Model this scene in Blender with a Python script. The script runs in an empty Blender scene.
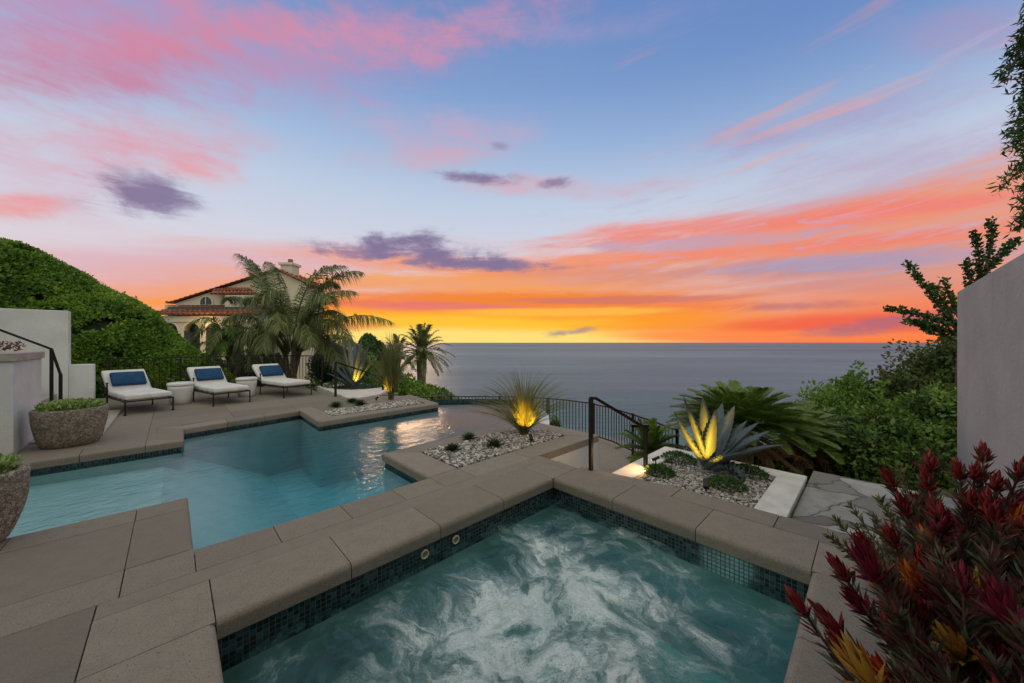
import bpy, bmesh, math, random
import numpy as np
from mathutils import Vector, Matrix
random.seed(7); rng = np.random.default_rng(11)
C = bpy.context.scene.collection
sc = bpy.context.scene
F_PX, H_CAM, V0 = 350.0, 1.6, 342.5
A = np.array([.7175, .6966]); B = np.array([.6966, -.7175])   # the two directions of the terrace
ANG_B = math.atan2(B[1], B[0])
def ST(s, t, z=0.): return (s*A[0]+t*B[0], s*A[1]+t*B[1], z)
def P(u, v, z=0.):
    Y = F_PX*(H_CAM-z)/(v-V0); return ((u-512)*Y/F_PX, Y, z)
def Q(u, v, Y): return ((u-512)*Y/F_PX, Y, H_CAM-(v-V0)*Y/F_PX)

# ------------------------------------------------------------------ nodes
class N:
    """a socket with arithmetic"""
    def __init__(s, nt, sock): s.nt, s.k = nt, sock
    def _m(s, op, *a, clamp=False):
        n = s.nt.nodes.new('ShaderNodeMath'); n.operation = op; n.use_clamp = clamp
        for i, x in enumerate((s,)+a):
            if isinstance(x, N): s.nt.links.new(x.k, n.inputs[i])
            else: n.inputs[i].default_value = x
        return N(s.nt, n.outputs[0])
    def __add__(s, o): return s._m('ADD', o)
    __radd__ = __add__
    def __sub__(s, o): return s._m('SUBTRACT', o)
    def __rsub__(s, o): return (s*-1)+o
    def __mul__(s, o): return s._m('MULTIPLY', o)
    __rmul__ = __mul__
    def __truediv__(s, o): return s._m('DIVIDE', o)
    def mx(s, o): return s._m('MAXIMUM', o)
    def mn(s, o): return s._m('MINIMUM', o)
    def abs(s): return s._m('ABSOLUTE')
    def sat(s): return s._m('ADD', 0., clamp=True)
    def floor(s): return s._m('FLOOR')
    def fract(s): return s._m('FRACT')
    def pw(s, e): return s._m('POWER', e)
    def exp(s): return s._m('EXPONENT')
    def ss(s, a, b):
        n = s.nt.nodes.new('ShaderNodeMapRange'); n.interpolation_type = 'SMOOTHSTEP'
        s.nt.links.new(s.k, n.inputs[0]); n.inputs[1].default_value = a; n.inputs[2].default_value = b
        return N(s.nt, n.outputs[0])
def lin(c):
    if isinstance(c, str):
        c = [int(c[i:i+2], 16)/255 for i in (0, 2, 4)]
        return tuple((x/12.92 if x <= .04045 else ((x+.055)/1.055)**2.4) for x in c)+(1,)
    return tuple(c)+(1,) if len(c) == 3 else tuple(c)
def put(nt, inp, x):
    if isinstance(x, N): nt.links.new(x.k, inp)
    elif isinstance(x, (tuple, list, str)): inp.default_value = lin(x)
    else: inp.default_value = x
def mix(nt, f, a, b, mode='MIX'):
    n = nt.nodes.new('ShaderNodeMix'); n.data_type = 'RGBA'; n.blend_type = mode
    put(nt, n.inputs[0], f); put(nt, n.inputs[6], a); put(nt, n.inputs[7], b)
    return N(nt, n.outputs[2])
def ramp(nt, f, stops, interp='LINEAR'):
    n = nt.nodes.new('ShaderNodeValToRGB'); put(nt, n.inputs[0], f); cr = n.color_ramp; cr.interpolation = interp
    while len(cr.elements) < len(stops): cr.elements.new(.5)
    for e, (p, c) in zip(cr.elements, stops): e.position = p; e.color = lin(c)
    return N(nt, n.outputs[0])
def comb(nt, x, y, z):
    n = nt.nodes.new('ShaderNodeCombineXYZ')
    for i, q in enumerate((x, y, z)): put(nt, n.inputs[i], q)
    return N(nt, n.outputs[0])
def sep(nt, v):
    n = nt.nodes.new('ShaderNodeSeparateXYZ'); nt.links.new(v.k, n.inputs[0])
    return [N(nt, n.outputs[i]) for i in range(3)]
def noise(nt, vec, scale, detail=4, rough=.5, dist=0., col=False):
    n = nt.nodes.new('ShaderNodeTexNoise'); nt.links.new(vec.k, n.inputs['Vector'])
    n.inputs['Scale'].default_value = scale; n.inputs['Detail'].default_value = detail
    n.inputs['Roughness'].default_value = rough; n.inputs['Distortion'].default_value = dist
    return N(nt, n.outputs[1 if col else 0])
def voro(nt, vec, scale, feature='F1', out=0, rnd=1.):
    n = nt.nodes.new('ShaderNodeTexVoronoi'); n.feature = feature; nt.links.new(vec.k, n.inputs['Vector'])
    n.inputs['Scale'].default_value = scale; n.inputs['Randomness'].default_value = rnd
    return N(nt, n.outputs[out])
def vmath(nt, op, a, b):
    n = nt.nodes.new('ShaderNodeVectorMath'); n.operation = op
    for i, x in enumerate((a, b)):
        if isinstance(x, N): nt.links.new(x.k, n.inputs[i])
        else: n.inputs[i].default_value = x
    return N(nt, n.outputs[0])
def white(nt, vec):
    n = nt.nodes.new('ShaderNodeTexWhiteNoise'); nt.links.new(vec.k, n.inputs['Vector']); return N(nt, n.outputs[0])
def mat(name):
    m = bpy.data.materials.new(name); m.use_nodes = True; nt = m.node_tree
    b = nt.nodes['Principled BSDF']; return m, nt, b
def coords(nt, kind='Object'):
    n = nt.nodes.new('ShaderNodeTexCoord'); return N(nt, n.outputs[kind])
def wpos(nt):
    n = nt.nodes.new('ShaderNodeNewGeometry'); return N(nt, n.outputs['Position'])
def island(nt):
    n = nt.nodes.new('ShaderNodeNewGeometry'); return N(nt, n.outputs['Random Per Island'])
def bump(nt, b, h, strength=.3, dist=.01):
    n = nt.nodes.new('ShaderNodeBump'); n.inputs['Strength'].default_value = strength
    n.inputs['Distance'].default_value = dist; nt.links.new(h.k, n.inputs['Height'])
    if b: nt.links.new(n.outputs[0], b.inputs['Normal'])
    return n
def simple(name, col, rough=.6, var=.12, scale=3., metal=0., bmp=0., bscale=40, bdist=.005, spec=.5):
    m, nt, b = mat(name); p = wpos(nt)
    n = noise(nt, p, scale, 5, .6)
    c = lin(col); lo = tuple(x*(1-var) for x in c[:3]); hi = tuple(min(1, x*(1+var)) for x in c[:3])
    put(nt, b.inputs['Base Color'], mix(nt, n.ss(.3, .7), lo, hi))
    b.inputs['Roughness'].default_value = rough; b.inputs['Metallic'].default_value = metal
    b.inputs['Specular IOR Level'].default_value = spec
    if bmp: bump(nt, b, noise(nt, p, bscale, 4, .6), bmp, bdist)
    return m
def leafmat(name, stops, rough=.55, transl=.25, big=None):
    m, nt, b = mat(name); i = island(nt); f = i
    if big:
        f = (i*.42+noise(nt, wpos(nt), big, 4, .6).ss(.32, .68)*.58)
    c = ramp(nt, f, stops); put(nt, b.inputs['Base Color'], c); b.inputs['Roughness'].default_value = rough
    b.inputs['Specular IOR Level'].default_value = .35
    t = nt.nodes.new('ShaderNodeBsdfTranslucent'); nt.links.new(c.k, t.inputs[0])
    ms = nt.nodes.new('ShaderNodeMixShader'); ms.inputs[0].default_value = transl
    nt.links.new(b.outputs[0], ms.inputs[1]); nt.links.new(t.outputs[0], ms.inputs[2])
    nt.links.new(ms.outputs[0], nt.nodes['Material Output'].inputs[0]); return m
M = {}
def stvec(nt):
    x, y, z = sep(nt, wpos(nt)); s = x*float(A[0])+y*float(A[1]); t = x*float(B[0])+y*float(B[1]); return s, t, z
# concrete paving
def concrete(name, c0, c1, agg=1.):
    m, nt, b = mat(name); p = wpos(nt)
    big = noise(nt, p, 1.1, 5, .6); mid = noise(nt, p, 9, 4, .6); fine = noise(nt, p, 95, 3, .75)
    sp = voro(nt, p, 120); per = island(nt)
    c = mix(nt, (big*.3+per*.7).ss(.1, .9), c0, c1)
    c = mix(nt, mid.ss(.35, .75)*.35, c, tuple(x*.72 for x in lin(c0)[:3]))
    c = mix(nt, fine.ss(.5, .68)*.6*agg, c, (.33, .29, .24))
    c = mix(nt, (1-sp.ss(.12, .42))*white(nt, voro(nt, p, 120, out=1)).ss(.5, .8)*.85*agg, c, (.05, .045, .04))
    stain = noise(nt, vmath(nt, 'ADD', p, (7., 3., 0.)), .55, 6, .7).ss(.56, .7)
    c = mix(nt, stain*.4, c, (.10, .085, .075))
    drip = noise(nt, vmath(nt, 'ADD', p, (1., 9., 0.)), 3.2, 7, .72, .4).ss(.60, .68)
    c = mix(nt, drip*.3, c, (.09, .078, .064)); pit = noise(nt, p, 48, 2, .5).ss(.66, .72); c = mix(nt, pit*.5*agg, c, (.05, .043, .035))
    put(nt, b.inputs['Base Color'], c); put(nt, b.inputs['Roughness'], .82-stain*.22-drip*.25)
    bump(nt, b, fine*.6+sp*.5+mid*.4, .35*agg, .004); return m
M['paving'] = concrete('paving_concrete', (.19, .16, .125), (.255, .217, .172))
M['paving_smooth'] = concrete('field_concrete', (.17, .142, .112), (.215, .182, .146), .5)
M['grout'] = simple('joint_sand', (.05, .045, .04), .95)
M['stucco'] = simple('white_stucco', (.54, .55, .545), .9, .06, 1.3, bmp=.35, bscale=90, bdist=.004)
M['greywall'] = simple('grey_stucco', (.33, .355, .365), .9, .07, 1.1, bmp=.35, bscale=90, bdist=.004)
M['cap'] = simple('planter_cap', (.33, .30, .27), .85, .15, 6, bmp=.3, bscale=90)
M['whitecap'] = simple('white_planter_cap', (.62, .58, .53), .75, .12, 5, bmp=.2, bscale=70)
M['metal'] = simple('dark_bronze_metal', (.022, .019, .018), .42, .2, 8, metal=.5)
M['soil'] = simple('dark_soil', (.035, .026, .02), .95, .4, 12, bmp=.8, bscale=30, bdist=.03)
M['cushion'] = simple('white_canvas', (.64, .62, .60), .9, .08, 5, bmp=.7, bscale=7, bdist=.03, spec=.2)
M['blue'] = simple('blue_fabric', (.016, .062, .14), .85, .15, 10, bmp=.3, bscale=300, bdist=.002, spec=.2)
M['ceramic'] = simple('white_ceramic', (.62, .61, .585), .45, .05, 5, bmp=.15, bscale=14, bdist=.01)
M['ring'] = simple('jet_fitting', (.62, .55, .40), .4, .08, 20)
M['black'] = simple('dark_opening', (.012, .012, .012), .7, .2, 5)
M['trunk'] = simple('palm_trunk', (.16, .125, .09), .9, .35, 14, bmp=.9, bscale=18, bdist=.03)
M['bark'] = simple('shrub_bark', (.09, .065, .045), .9, .3, 14, bmp=.6, bscale=40)
M['slopeground'] = simple('slope_ground', (.07, .075, .04), .95, .4, 1.2, bmp=.6, bscale=3, bdist=.2)
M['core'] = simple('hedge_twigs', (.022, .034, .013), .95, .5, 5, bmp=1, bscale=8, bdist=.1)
M['house'] = simple('house_stucco', (.60, .52, .40), .9, .06, .4)
M['housetrim'] = simple('house_trim', (.64, .58, .47), .85, .05, .6)
M['glass'] = simple('window_glass', (.015, .02, .022), .35, .1, 1)
M['clay'] = simple('clay_tile', (.30, .105, .06), .85, .4, 3.5, bmp=.4, bscale=8)
def stucco(name, col):
    m, nt, b = mat(name); p = wpos(nt); x, y, z = sep(nt, p); c = lin(col)
    big = noise(nt, p, 1.1, 6, .65).ss(.3, .7); st = noise(nt, comb(nt, x*5, y*5, z*.45), 1., 6, .7).ss(.52, .75); tr = noise(nt, comb(nt, x, y, z*1.6), 9, 5, .6, 1.2)
    k = mix(nt, big, tuple(q*.84 for q in c[:3]), tuple(q*1.06 for q in c[:3])); k = mix(nt, st*.3, k, tuple(q*.62 for q in c[:3])); k = mix(nt, tr.ss(.55, .8)*.2, k, tuple(q*1.15 for q in c[:3]))
    put(nt, b.inputs['Base Color'], k); b.inputs['Roughness'].default_value = .92; bump(nt, b, tr*1.2+noise(nt, p, 110, 4, .6)*.5, .6, .008); return m
M['stucco'] = stucco('white_stucco', (.60, .61, .60)); M['greywall'] = stucco('grey_stucco', (.31, .335, .345))
def stone_pot():
    m, nt, b = mat('cast_stone_mosaic'); p = coords(nt); d = voro(nt, p, 42, 'DISTANCE_TO_EDGE'); cell = voro(nt, p, 42, out=1)
    c = mix(nt, white(nt, cell), (.17, .14, .105), (.44, .38, .30)); c = mix(nt, noise(nt, p, 5, 5, .6).ss(.45, .7)*.5, c, (.12, .12, .085))
    c = mix(nt, (1-d.ss(.0, .06))*.6, c, (.09, .075, .06)); put(nt, b.inputs['Base Color'], c); b.inputs['Roughness'].default_value = .85
    bump(nt, b, d.ss(0, .08)+noise(nt, p, 60, 4)*.6, .9, .02); return m
M['pot'] = stone_pot()
def mosaic():
    m, nt, b = mat('glass_mosaic'); s, t, z = stvec(nt); q = .033
    x = (s+t)/q; y = z/q; w = white(nt, comb(nt, x.floor(), y.floor(), 0.)); fx, fy = x.fract(), y.fract()
    g = fx.mn(1-fx).mn(fy.mn(1-fy)).ss(.035, .10)
    c = ramp(nt, w, [(0, (.008, .018, .022)), (.45, (.012, .045, .055)), (.7, (.03, .07, .08)), (.88, (.06, .09, .09)), (1, (.12, .14, .13))], 'CONSTANT')
    c = mix(nt, g, (.075, .085, .08), c); put(nt, b.inputs['Base Color'], c); put(nt, b.inputs['Roughness'], .75-g*.6)
    bump(nt, b, g+w*.4, .5, .003); return m
M['mosaic'] = mosaic()
def plaster(name, a, b_):
    m, nt, b = mat(name); p = wpos(nt)
    c = mix(nt, noise(nt, p, 1.2, 5, .6).ss(.3, .7), a, b_); c = mix(nt, noise(nt, p, 40, 3, .6).ss(.5, .8)*.25, c, (.1, .16, .17))
    put(nt, b.inputs['Base Color'], c); b.inputs['Roughness'].default_value = .7; return m
M['plaster'] = plaster('pool_plaster', (.36, .60, .64), (.46, .68, .71))
M['spaplaster'] = plaster('spa_plaster', (.16, .27, .26), (.24, .36, .34))
def flag():
    m, nt, b = mat('flagstone'); p = wpos(nt); w = noise(nt, p, 1.6, 3, .5, col=True)
    q = vmath(nt, 'ADD', p, vmath(nt, 'SCALE', w, (0, 0, 0))); x, y, z = sep(nt, p); wx, wy, wz = sep(nt, w)
    q = comb(nt, x*.9+wx*.7, y*1.35+wy*.7, 0.); d = voro(nt, q, 1.45, 'DISTANCE_TO_EDGE'); cell = voro(nt, q, 1.45, out=1)
    rag = d+noise(nt, p, 26, 4, .6)*.03-.015; r = white(nt, cell)
    c = ramp(nt, r, [(0, (.15, .135, .115)), (.4, (.20, .185, .16)), (.7, (.25, .24, .215)), (1, (.38, .37, .345))])
    c = mix(nt, noise(nt, p, 4, 6, .7).ss(.4, .7)*.5, c, (.14, .12, .10)); c = mix(nt, 1-rag.ss(.004, .02), c, (.11, .095, .08))
    put(nt, b.inputs['Base Color'], c); b.inputs['Roughness'].default_value = .8
    bump(nt, b, rag.ss(0, .05)+noise(nt, p, 12, 6, .65)*.5, .6, .02); return m
M['flag'] = flag()
M['pebble'] = leafmat('river_pebbles', [(0, (.09, .075, .065)), (.3, (.22, .19, .165)), (.6, (.38, .345, .31)), (1, (.62, .59, .55))], .7, 0.)
def water(name, depthcol, dens, bscale, bstr, foam=False):
    m = bpy.data.materials.new(name); m.use_nodes = True; nt = m.node_tree; nt.nodes.clear()
    out = nt.nodes.new('ShaderNodeOutputMaterial'); p = wpos(nt); s, t, z = stvec(nt)
    w = noise(nt, comb(nt, s*.8, t*1.4, 0.), bscale, 3, .5, .6); w2 = noise(nt, p, bscale*3.1, 2, .5, .3); w3 = noise(nt, p, .55, 2, .5).ss(.35, .7)
    h = (w+w2*.25)*(w3*.8+.25)
    bn = bump(nt, None, h, bstr, .03)
    tr = nt.nodes.new('ShaderNodeBsdfTransparent'); gl = nt.nodes.new('ShaderNodeBsdfGlossy'); gl.inputs['Roughness'].default_value = .03 if foam else .16
    nt.links.new(bn.outputs[0], gl.inputs['Normal'])
    fr = nt.nodes.new('ShaderNodeFresnel'); fr.inputs[0].default_value = 1.33; nt.links.new(bn.outputs[0], fr.inputs['Normal'])
    mx = nt.nodes.new('ShaderNodeMixShader'); nt.links.new(fr.outputs[0], mx.inputs[0]); nt.links.new(tr.outputs[0], mx.inputs[1]); nt.links.new(gl.outputs[0], mx.inputs[2])
    last = mx
    if foam:
        wc = noise(nt, p, .9, 3, .55, col=True); wx, wy, wz = sep(nt, wc)
        q = comb(nt, s*1.15+(wx-.5)*.9, t*.9+(wy-.5)*.9, 0.); wx2, wy2, wz2 = sep(nt, noise(nt, q, 3.2, 6, .65, col=True)); qx, qy, qz = sep(nt, q)
        q2 = comb(nt, qx+(wx2-.5)*.38, qy+(wy2-.5)*.38, 0.)
        f1 = noise(nt, q2, 2.0, 12, .68); f2 = 1-((noise(nt, q2, 3.4, 10, .66)*2-1).abs()*2.2).sat()
        d2 = ((s-1.75)*(s-1.75)*.50+(t+1.50)*(t+1.50)*1.25)
        reg = (d2*-1.0).exp()
        f = f1*1.5+f2*.22+reg*.58-.80+(noise(nt, q2, 26, 5, .7)-.5)*.16
        bub = voro(nt, p, 70).ss(.0, .55); fine = noise(nt, q2, 9, 8, .72)
        fm = (f+(fine-.5)*.42+bub*.05).ss(.28, .76); soft = f.ss(.02, .50)*.58; tot = fm.mx(soft).sat()
        df = nt.nodes.new('ShaderNodeBsdfPrincipled'); lum = (f1*.75+fine*.30+f2*.25).ss(.50, .86)
        put(nt, df.inputs['Base Color'], mix(nt, fm, (.10, .27, .27), mix(nt, lum, (.26, .50, .47), (.86, .96, .93))))
        df.inputs['Roughness'].default_value = .35; b2 = bump(nt, None, f*.9+fine*.9+bub*.25+w*.3, .9, .05); nt.links.new(b2.outputs[0], df.inputs['Normal'])
        m2 = nt.nodes.new('ShaderNodeMixShader'); nt.links.new(tot.k, m2.inputs[0]); nt.links.new(mx.outputs[0], m2.inputs[1]); nt.links.new(df.outputs[0], m2.inputs[2]); last = m2
    nt.links.new(last.outputs[0], out.inputs[0])
    va = nt.nodes.new('ShaderNodeVolumeAbsorption'); va.inputs[0].default_value = lin(depthcol); va.inputs[1].default_value = dens
    nt.links.new(va.outputs[0], out.inputs[1]); return m
M['water'] = water('pool_water', (.10, .70, .78), .50, 6., .7)
M['spawater'] = water('spa_water', (.30, .72, .74), 1.0, 9., .5, True)
def sea():
    m, nt, b = mat('sea_water'); x, y, z = sep(nt, wpos(nt))
    q = comb(nt, x*.5, y*1.0, 0.)
    big = noise(nt, comb(nt, x*.00022, y*.0011, 0.), 1., 6, .62, .4); mid = noise(nt, comb(nt, x*.002, y*.009, 0.), 1., 6, .65, .3)
    c = mix(nt, big.ss(.38, .64), (.055, .115, .165), (.145, .235, .295)); c = mix(nt, mid.ss(.48, .72)*.6, c, (.17, .23, .265))
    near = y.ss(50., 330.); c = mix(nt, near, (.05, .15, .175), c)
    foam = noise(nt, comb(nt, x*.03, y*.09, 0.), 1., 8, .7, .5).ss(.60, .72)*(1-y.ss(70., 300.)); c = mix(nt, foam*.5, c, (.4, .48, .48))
    put(nt, b.inputs['Base Color'], c); b.inputs['Roughness'].default_value = .42; b.inputs['IOR'].default_value = 1.33; b.inputs['Specular IOR Level'].default_value = .2
    bump(nt, b, noise(nt, q, .12, 6, .65)+mid*2, .7, 4.); return m
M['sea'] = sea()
G = [(0, (.010, .022, .006)), (.4, (.022, .055, .012)), (.75, (.045, .105, .02)), (1, (.085, .165, .03))]
M['hedge'] = leafmat('hedge_leaves', [(0, (.035, .07, .012)), (.3, (.09, .18, .022)), (.65, (.17, .30, .033)), (1, (.30, .41, .055))], transl=.3, big=.9)
M['bright'] = leafmat('bright_leaves', [(0, (.03, .055, .012)), (.4, (.08, .145, .025)), (.75, (.15, .25, .04)), (1, (.27, .37, .08))], big=2.2)
M['dark'] = leafmat('dark_leaves', [(0, (0.020, 0.039, 0.014)), (.5, (0.042, 0.098, 0.025)), (.85, (0.077, 0.154, 0.035)), (1, (0.140, 0.140, 0.063))], big=1.2)
M['bronze'] = leafmat('bronze_leaves', [(0, (.04, .055, .018)), (.4, (.08, .12, .03)), (.7, (.11, .15, .04)), (.88, (.17, .12, .06)), (1, (.24, .17, .10))], big=1.2)
M['palm'] = leafmat('palm_leaves', [(0, (.065, .085, .026)), (.5, (.125, .155, .045)), (.85, (.20, .23, .07)), (1, (.28, .26, .11))], .5)
M['cycad'] = leafmat('cycad_leaves', [(0, (.06, .10, .022)), (.5, (.13, .215, .038)), (.85, (.21, .32, .06)), (1, (.30, .38, .10))], .35)
M['drypalm'] = leafmat('dry_fronds', [(0, (0.091, 0.058, 0.023)), (.5, (0.182, 0.098, 0.039)), (1, (0.286, 0.169, 0.065))], .7)
M['agave'] = leafmat('agave_leaves', [(0, (.055, .078, .085)), (.5, (.085, .115, .12)), (1, (.13, .165, .165))], .5, .1)
M['cup'] = simple('jet_inner_cup', (.16, .14, .11), .5, .1, 20)
M['aloe'] = leafmat('succulent_leaves', [(0, (.022, .045, .018)), (1, (.06, .10, .035))], .45)
M['moss'] = leafmat('green_succulent', [(0, (0.033, 0.078, 0.023)), (.6, (0.072, 0.156, 0.039)), (1, (0.143, 0.247, 0.065))], .5)
M['grass'] = leafmat('grass_blades', [(0, (.09, .11, .04)), (.6, (.17, .185, .065)), (1, (.28, .27, .12))], .6, .35)
M['leu'] = leafmat('leathery_dark_leaves', [(0, (.035, .045, .025)), (.3, (.08, .075, .045)), (.5, (.15, .055, .045)), (.65, (.20, .05, .045)), (.8, (.10, .13, .065)), (1, (.20, .215, .14))], .42)
M['leugreen'] = leafmat('olive_green_leaves', [(0, (0.052, 0.072, 0.026)), (.6, (0.117, 0.137, 0.046)), (1, (0.221, 0.169, 0.065))], .5)
M['red'] = leafmat('red_bracts', [(0, (.11, .010, .013)), (.5, (.24, .018, .022)), (1, (.40, .045, .04))], .45, .25)
M['orange'] = leafmat('orange_bracts', [(0, (.45, .05, .02)), (.5, (.62, .14, .03)), (1, (.75, .30, .06))], .45, .3)
M['yellow'] = leafmat('yellow_bracts', [(0, (.40, .16, .03)), (.5, (.55, .30, .04)), (1, (.62, .42, .10))], .45, .3)
M['magenta'] = leafmat('crimson_bracts', [(0, (.12, .008, .022)), (1, (.27, .02, .045))], .45, .25)
M['rustplant'] = leafmat('rust_leaves', [(0, (.05, .02, .012)), (1, (.18, .06, .035))], .6)
M['whiteflower'] = leafmat('pale_green_blossom', [(0, (.12, .24, .04)), (.55, (.24, .36, .08)), (1, (.62, .68, .36))], .6)
M['stem'] = simple('red_brown_stem', (.09, .035, .028), .6, .3, 20)
ml, nt_, b_ = mat('lamp_lens'); b_.inputs['Emission Color'].default_value = (1, .7, .2, 1); b_.inputs['Emission Strength'].default_value = 3; M['lens'] = ml

# ------------------------------------------------------------------ objects
ORG = {}
def tagit(o, label=None, cat=None, group=None, kind=None):
    for k, v in (('label', label), ('category', cat), ('group', group), ('kind', kind)):
        if v: o[k] = v
    return o
def thing(name, loc, label, cat, group=None, rotz=0.):
    o = bpy.data.objects.new(name, None); C.objects.link(o); o.location = loc; o.rotation_euler = (0, 0, rotz)
    ORG[o.name] = np.array(loc if rotz == 0 else (0, 0, 0), float); o.empty_display_size = .1
    return tagit(o, label, cat, group)
def link(me, name, m, parent=None, smooth=False):
    o = bpy.data.objects.new(name, me); C.objects.link(o)
    for q in (m if isinstance(m, (list, tuple)) else [m]): me.materials.append(q)
    if smooth: me.polygons.foreach_set('use_smooth', [True]*len(me.polygons))
    if parent is not None:
        off = ORG.get(parent.name, np.zeros(3)); o.parent = parent; ORG[o.name] = off
        if np.any(off):
            n = len(me.vertices); a = np.empty(n*3); me.vertices.foreach_get('co', a); a = (a.reshape(-1, 3)-off).ravel(); me.vertices.foreach_set('co', a)
    me.update(); return o
def tri(name, V, Fa, m, parent=None, smooth=False):
    V = np.asarray(V, np.float32); Fa = np.asarray(Fa, np.int32); k = Fa.shape[1]
    me = bpy.data.meshes.new(name); me.vertices.add(len(V)); me.vertices.foreach_set('co', V.ravel())
    me.loops.add(Fa.size); me.loops.foreach_set('vertex_index', Fa.ravel())
    me.polygons.add(len(Fa)); me.polygons.foreach_set('loop_start', np.arange(0, Fa.size, k, dtype=np.int32))
    try: me.polygons.foreach_set('loop_total', np.full(len(Fa), k, np.int32))
    except Exception: pass
    me.update(calc_edges=True); me.validate(); return link(me, name, m, parent, smooth)
def frombm(name, bm, m, parent=None, smooth=False):
    bmesh.ops.recalc_face_normals(bm, faces=bm.faces[:]); me = bpy.data.meshes.new(name); bm.to_mesh(me); bm.free(); return link(me, name, m, parent, smooth)
def prism(bm, pts, z0, z1, bev=0., big=None, bigr=.035):
    """pts: list of xy (world); z0<z1; big(mid)->True for bullnosed top edges"""
    vb = [bm.verts.new((p[0], p[1], z0)) for p in pts]; vt = [bm.verts.new((p[0], p[1], z1)) for p in pts]
    n = len(pts); bm.faces.new(vb[::-1]); top = bm.faces.new(vt); 
    for i in range(n): bm.faces.new((vb[i], vb[(i+1) % n], vt[(i+1) % n], vt[i]))
    if bev or big:
        e_all = list(top.edges)
        eb = [e for e in e_all if big and big((e.verts[0].co+e.verts[1].co)/2)]
        es = [e for e in e_all if e not in eb]
        if eb: 
            bmesh.ops.bevel(bm, geom=eb, offset=bigr, segments=5, affect='EDGES', profile=.5)
        elif es and bev: bmesh.ops.bevel(bm, geom=es, offset=bev, segments=1, affect='EDGES')
def stp(pts): return [ST(*p)[:2] for p in pts]
def box(bm, c, d, rz=0., rot=None):
    R = rot or Matrix.Rotation(rz, 4, 'Z')
    bmesh.ops.create_cube(bm, size=1, matrix=Matrix.Translation(c) @ R @ Matrix.Diagonal((d[0], d[1], d[2], 1)))
def bar(bm, p, q, w, h=None, sides=4):
    p, q = Vector(p), Vector(q); d = q-p; L = d.length; h = h or w
    up = Vector((0, 0, 1)) if abs(d.normalized().z) < .95 else Vector((A[0], A[1], 0))
    x = d.cross(up).normalized(); y = x.cross(d).normalized(); ring = []
    for e in (p, q):
        if sides == 4: r = [e+x*(sx*w/2)+y*(sy*h/2) for sx, sy in ((-1, -1), (1, -1), (1, 1), (-1, 1))]
        else: r = [e+x*(math.cos(k*2*math.pi/sides)*w/2)+y*(math.sin(k*2*math.pi/sides)*h/2) for k in range(sides)]
        ring.append([bm.verts.new(v) for v in r])
    n = len(ring[0]); bm.faces.new(ring[0][::-1]); bm.faces.new(ring[1])
    for i in range(n): bm.faces.new((ring[0][i], ring[0][(i+1) % n], ring[1][(i+1) % n], ring[1][i]))
def tube(pts, rad, sides=6):
    """numpy tube along pts with radii -> V, quads"""
    pts = np.asarray(pts, float); n = len(pts); rad = np.broadcast_to(rad, (n,)); T = np.gradient(pts, axis=0); T /= np.linalg.norm(T, axis=1)[:, None]+1e-9
    ref = np.array([.3, .2, 1.]); ref2 = np.array([1., 0, .1])
    X = np.cross(T, ref); bad = np.linalg.norm(X, axis=1) < .25; X[bad] = np.cross(T[bad], ref2); X /= np.linalg.norm(X, axis=1)[:, None]; Y = np.cross(T, X)
    a = np.arange(sides)*2*np.pi/sides
    V = pts[:, None]+rad[:, None, None]*(np.cos(a)[None, :, None]*X[:, None]+np.sin(a)[None, :, None]*Y[:, None])
    V = V.reshape(-1, 3); Fq = []
    for i in range(n-1):
        for k in range(sides): Fq.append((i*sides+k, i*sides+(k+1) % sides, (i+1)*sides+(k+1) % sides, (i+1)*sides+k))
    return V, np.array(Fq)
def merge(parts):
    Vs, Fs, o = [], [], 0
    for V, Fq in parts: Vs.append(V); Fs.append(np.asarray(Fq)+o); o += len(V)
    return np.concatenate(Vs), np.concatenate(Fs)
def lathe(bm, prof, c, seg=32, wob=None):
    rings = []
    for r, z in prof:
        ring = []
        for k in range(seg):
            a = 2*math.pi*k/seg; rr = r*(1+(wob(a, z) if wob else 0)); ring.append(bm.verts.new((c[0]+rr*math.cos(a), c[1]+rr*math.sin(a), c[2]+z)))
        rings.append(ring)
    for i in range(len(rings)-1):
        for k in range(seg): bm.faces.new((rings[i][k], rings[i][(k+1) % seg], rings[i+1][(k+1) % seg], rings[i+1][k]))
    bm.faces.new(rings[0][::-1]); bm.faces.new(rings[-1])
def nrm(v): return v/(np.linalg.norm(v, axis=-1, keepdims=True)+1e-9)
LANCE_V = np.array([(0, 0, 0), (-.5, .42, .12), (0, .45, 0), (.5, .42, .12), (0, 1, -.06)], float); LANCE_F = np.array([(0, 3, 2), (0, 2, 1), (2, 3, 4), (2, 4, 1)])
DIA_V = np.array([(0, 0, 0), (-.5, .5, .1), (.5, .5, .1), (0, 1, 0)], float); DIA_F = np.array([(0, 2, 1), (1, 2, 3)])
def inst(TV, TF, O, D, U, L, W):
    """leaf instances: origin O, direction D, up hint U, length L, width W"""
    D = nrm(D); X = nrm(np.cross(D, U)); Z = np.cross(X, D); L = np.broadcast_to(L, (len(O),)); W = np.broadcast_to(W, (len(O),))
    V = O[:, None]+TV[None, :, 0, None]*(W[:, None]*X)[:, None]+TV[None, :, 1, None]*(L[:, None]*D)[:, None]+TV[None, :, 2, None]*(W[:, None]*Z)[:, None]
    k = len(TV); Fq = TF[None]+(np.arange(len(O))*k)[:, None, None]; return V.reshape(-1, 3), Fq.reshape(-1, 3)
def vnoise(p, f, seed=0):
    """cheap smooth 3d noise from rotated sines"""
    r = np.random.default_rng(seed); o = 0.
    for i in range(7):
        k = r.normal(size=3); k = k/np.linalg.norm(k)*f*(.6+1.1*i/6); o = o+np.sin(p@k+r.uniform(0, 6.28))
    return o/3.2
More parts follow.
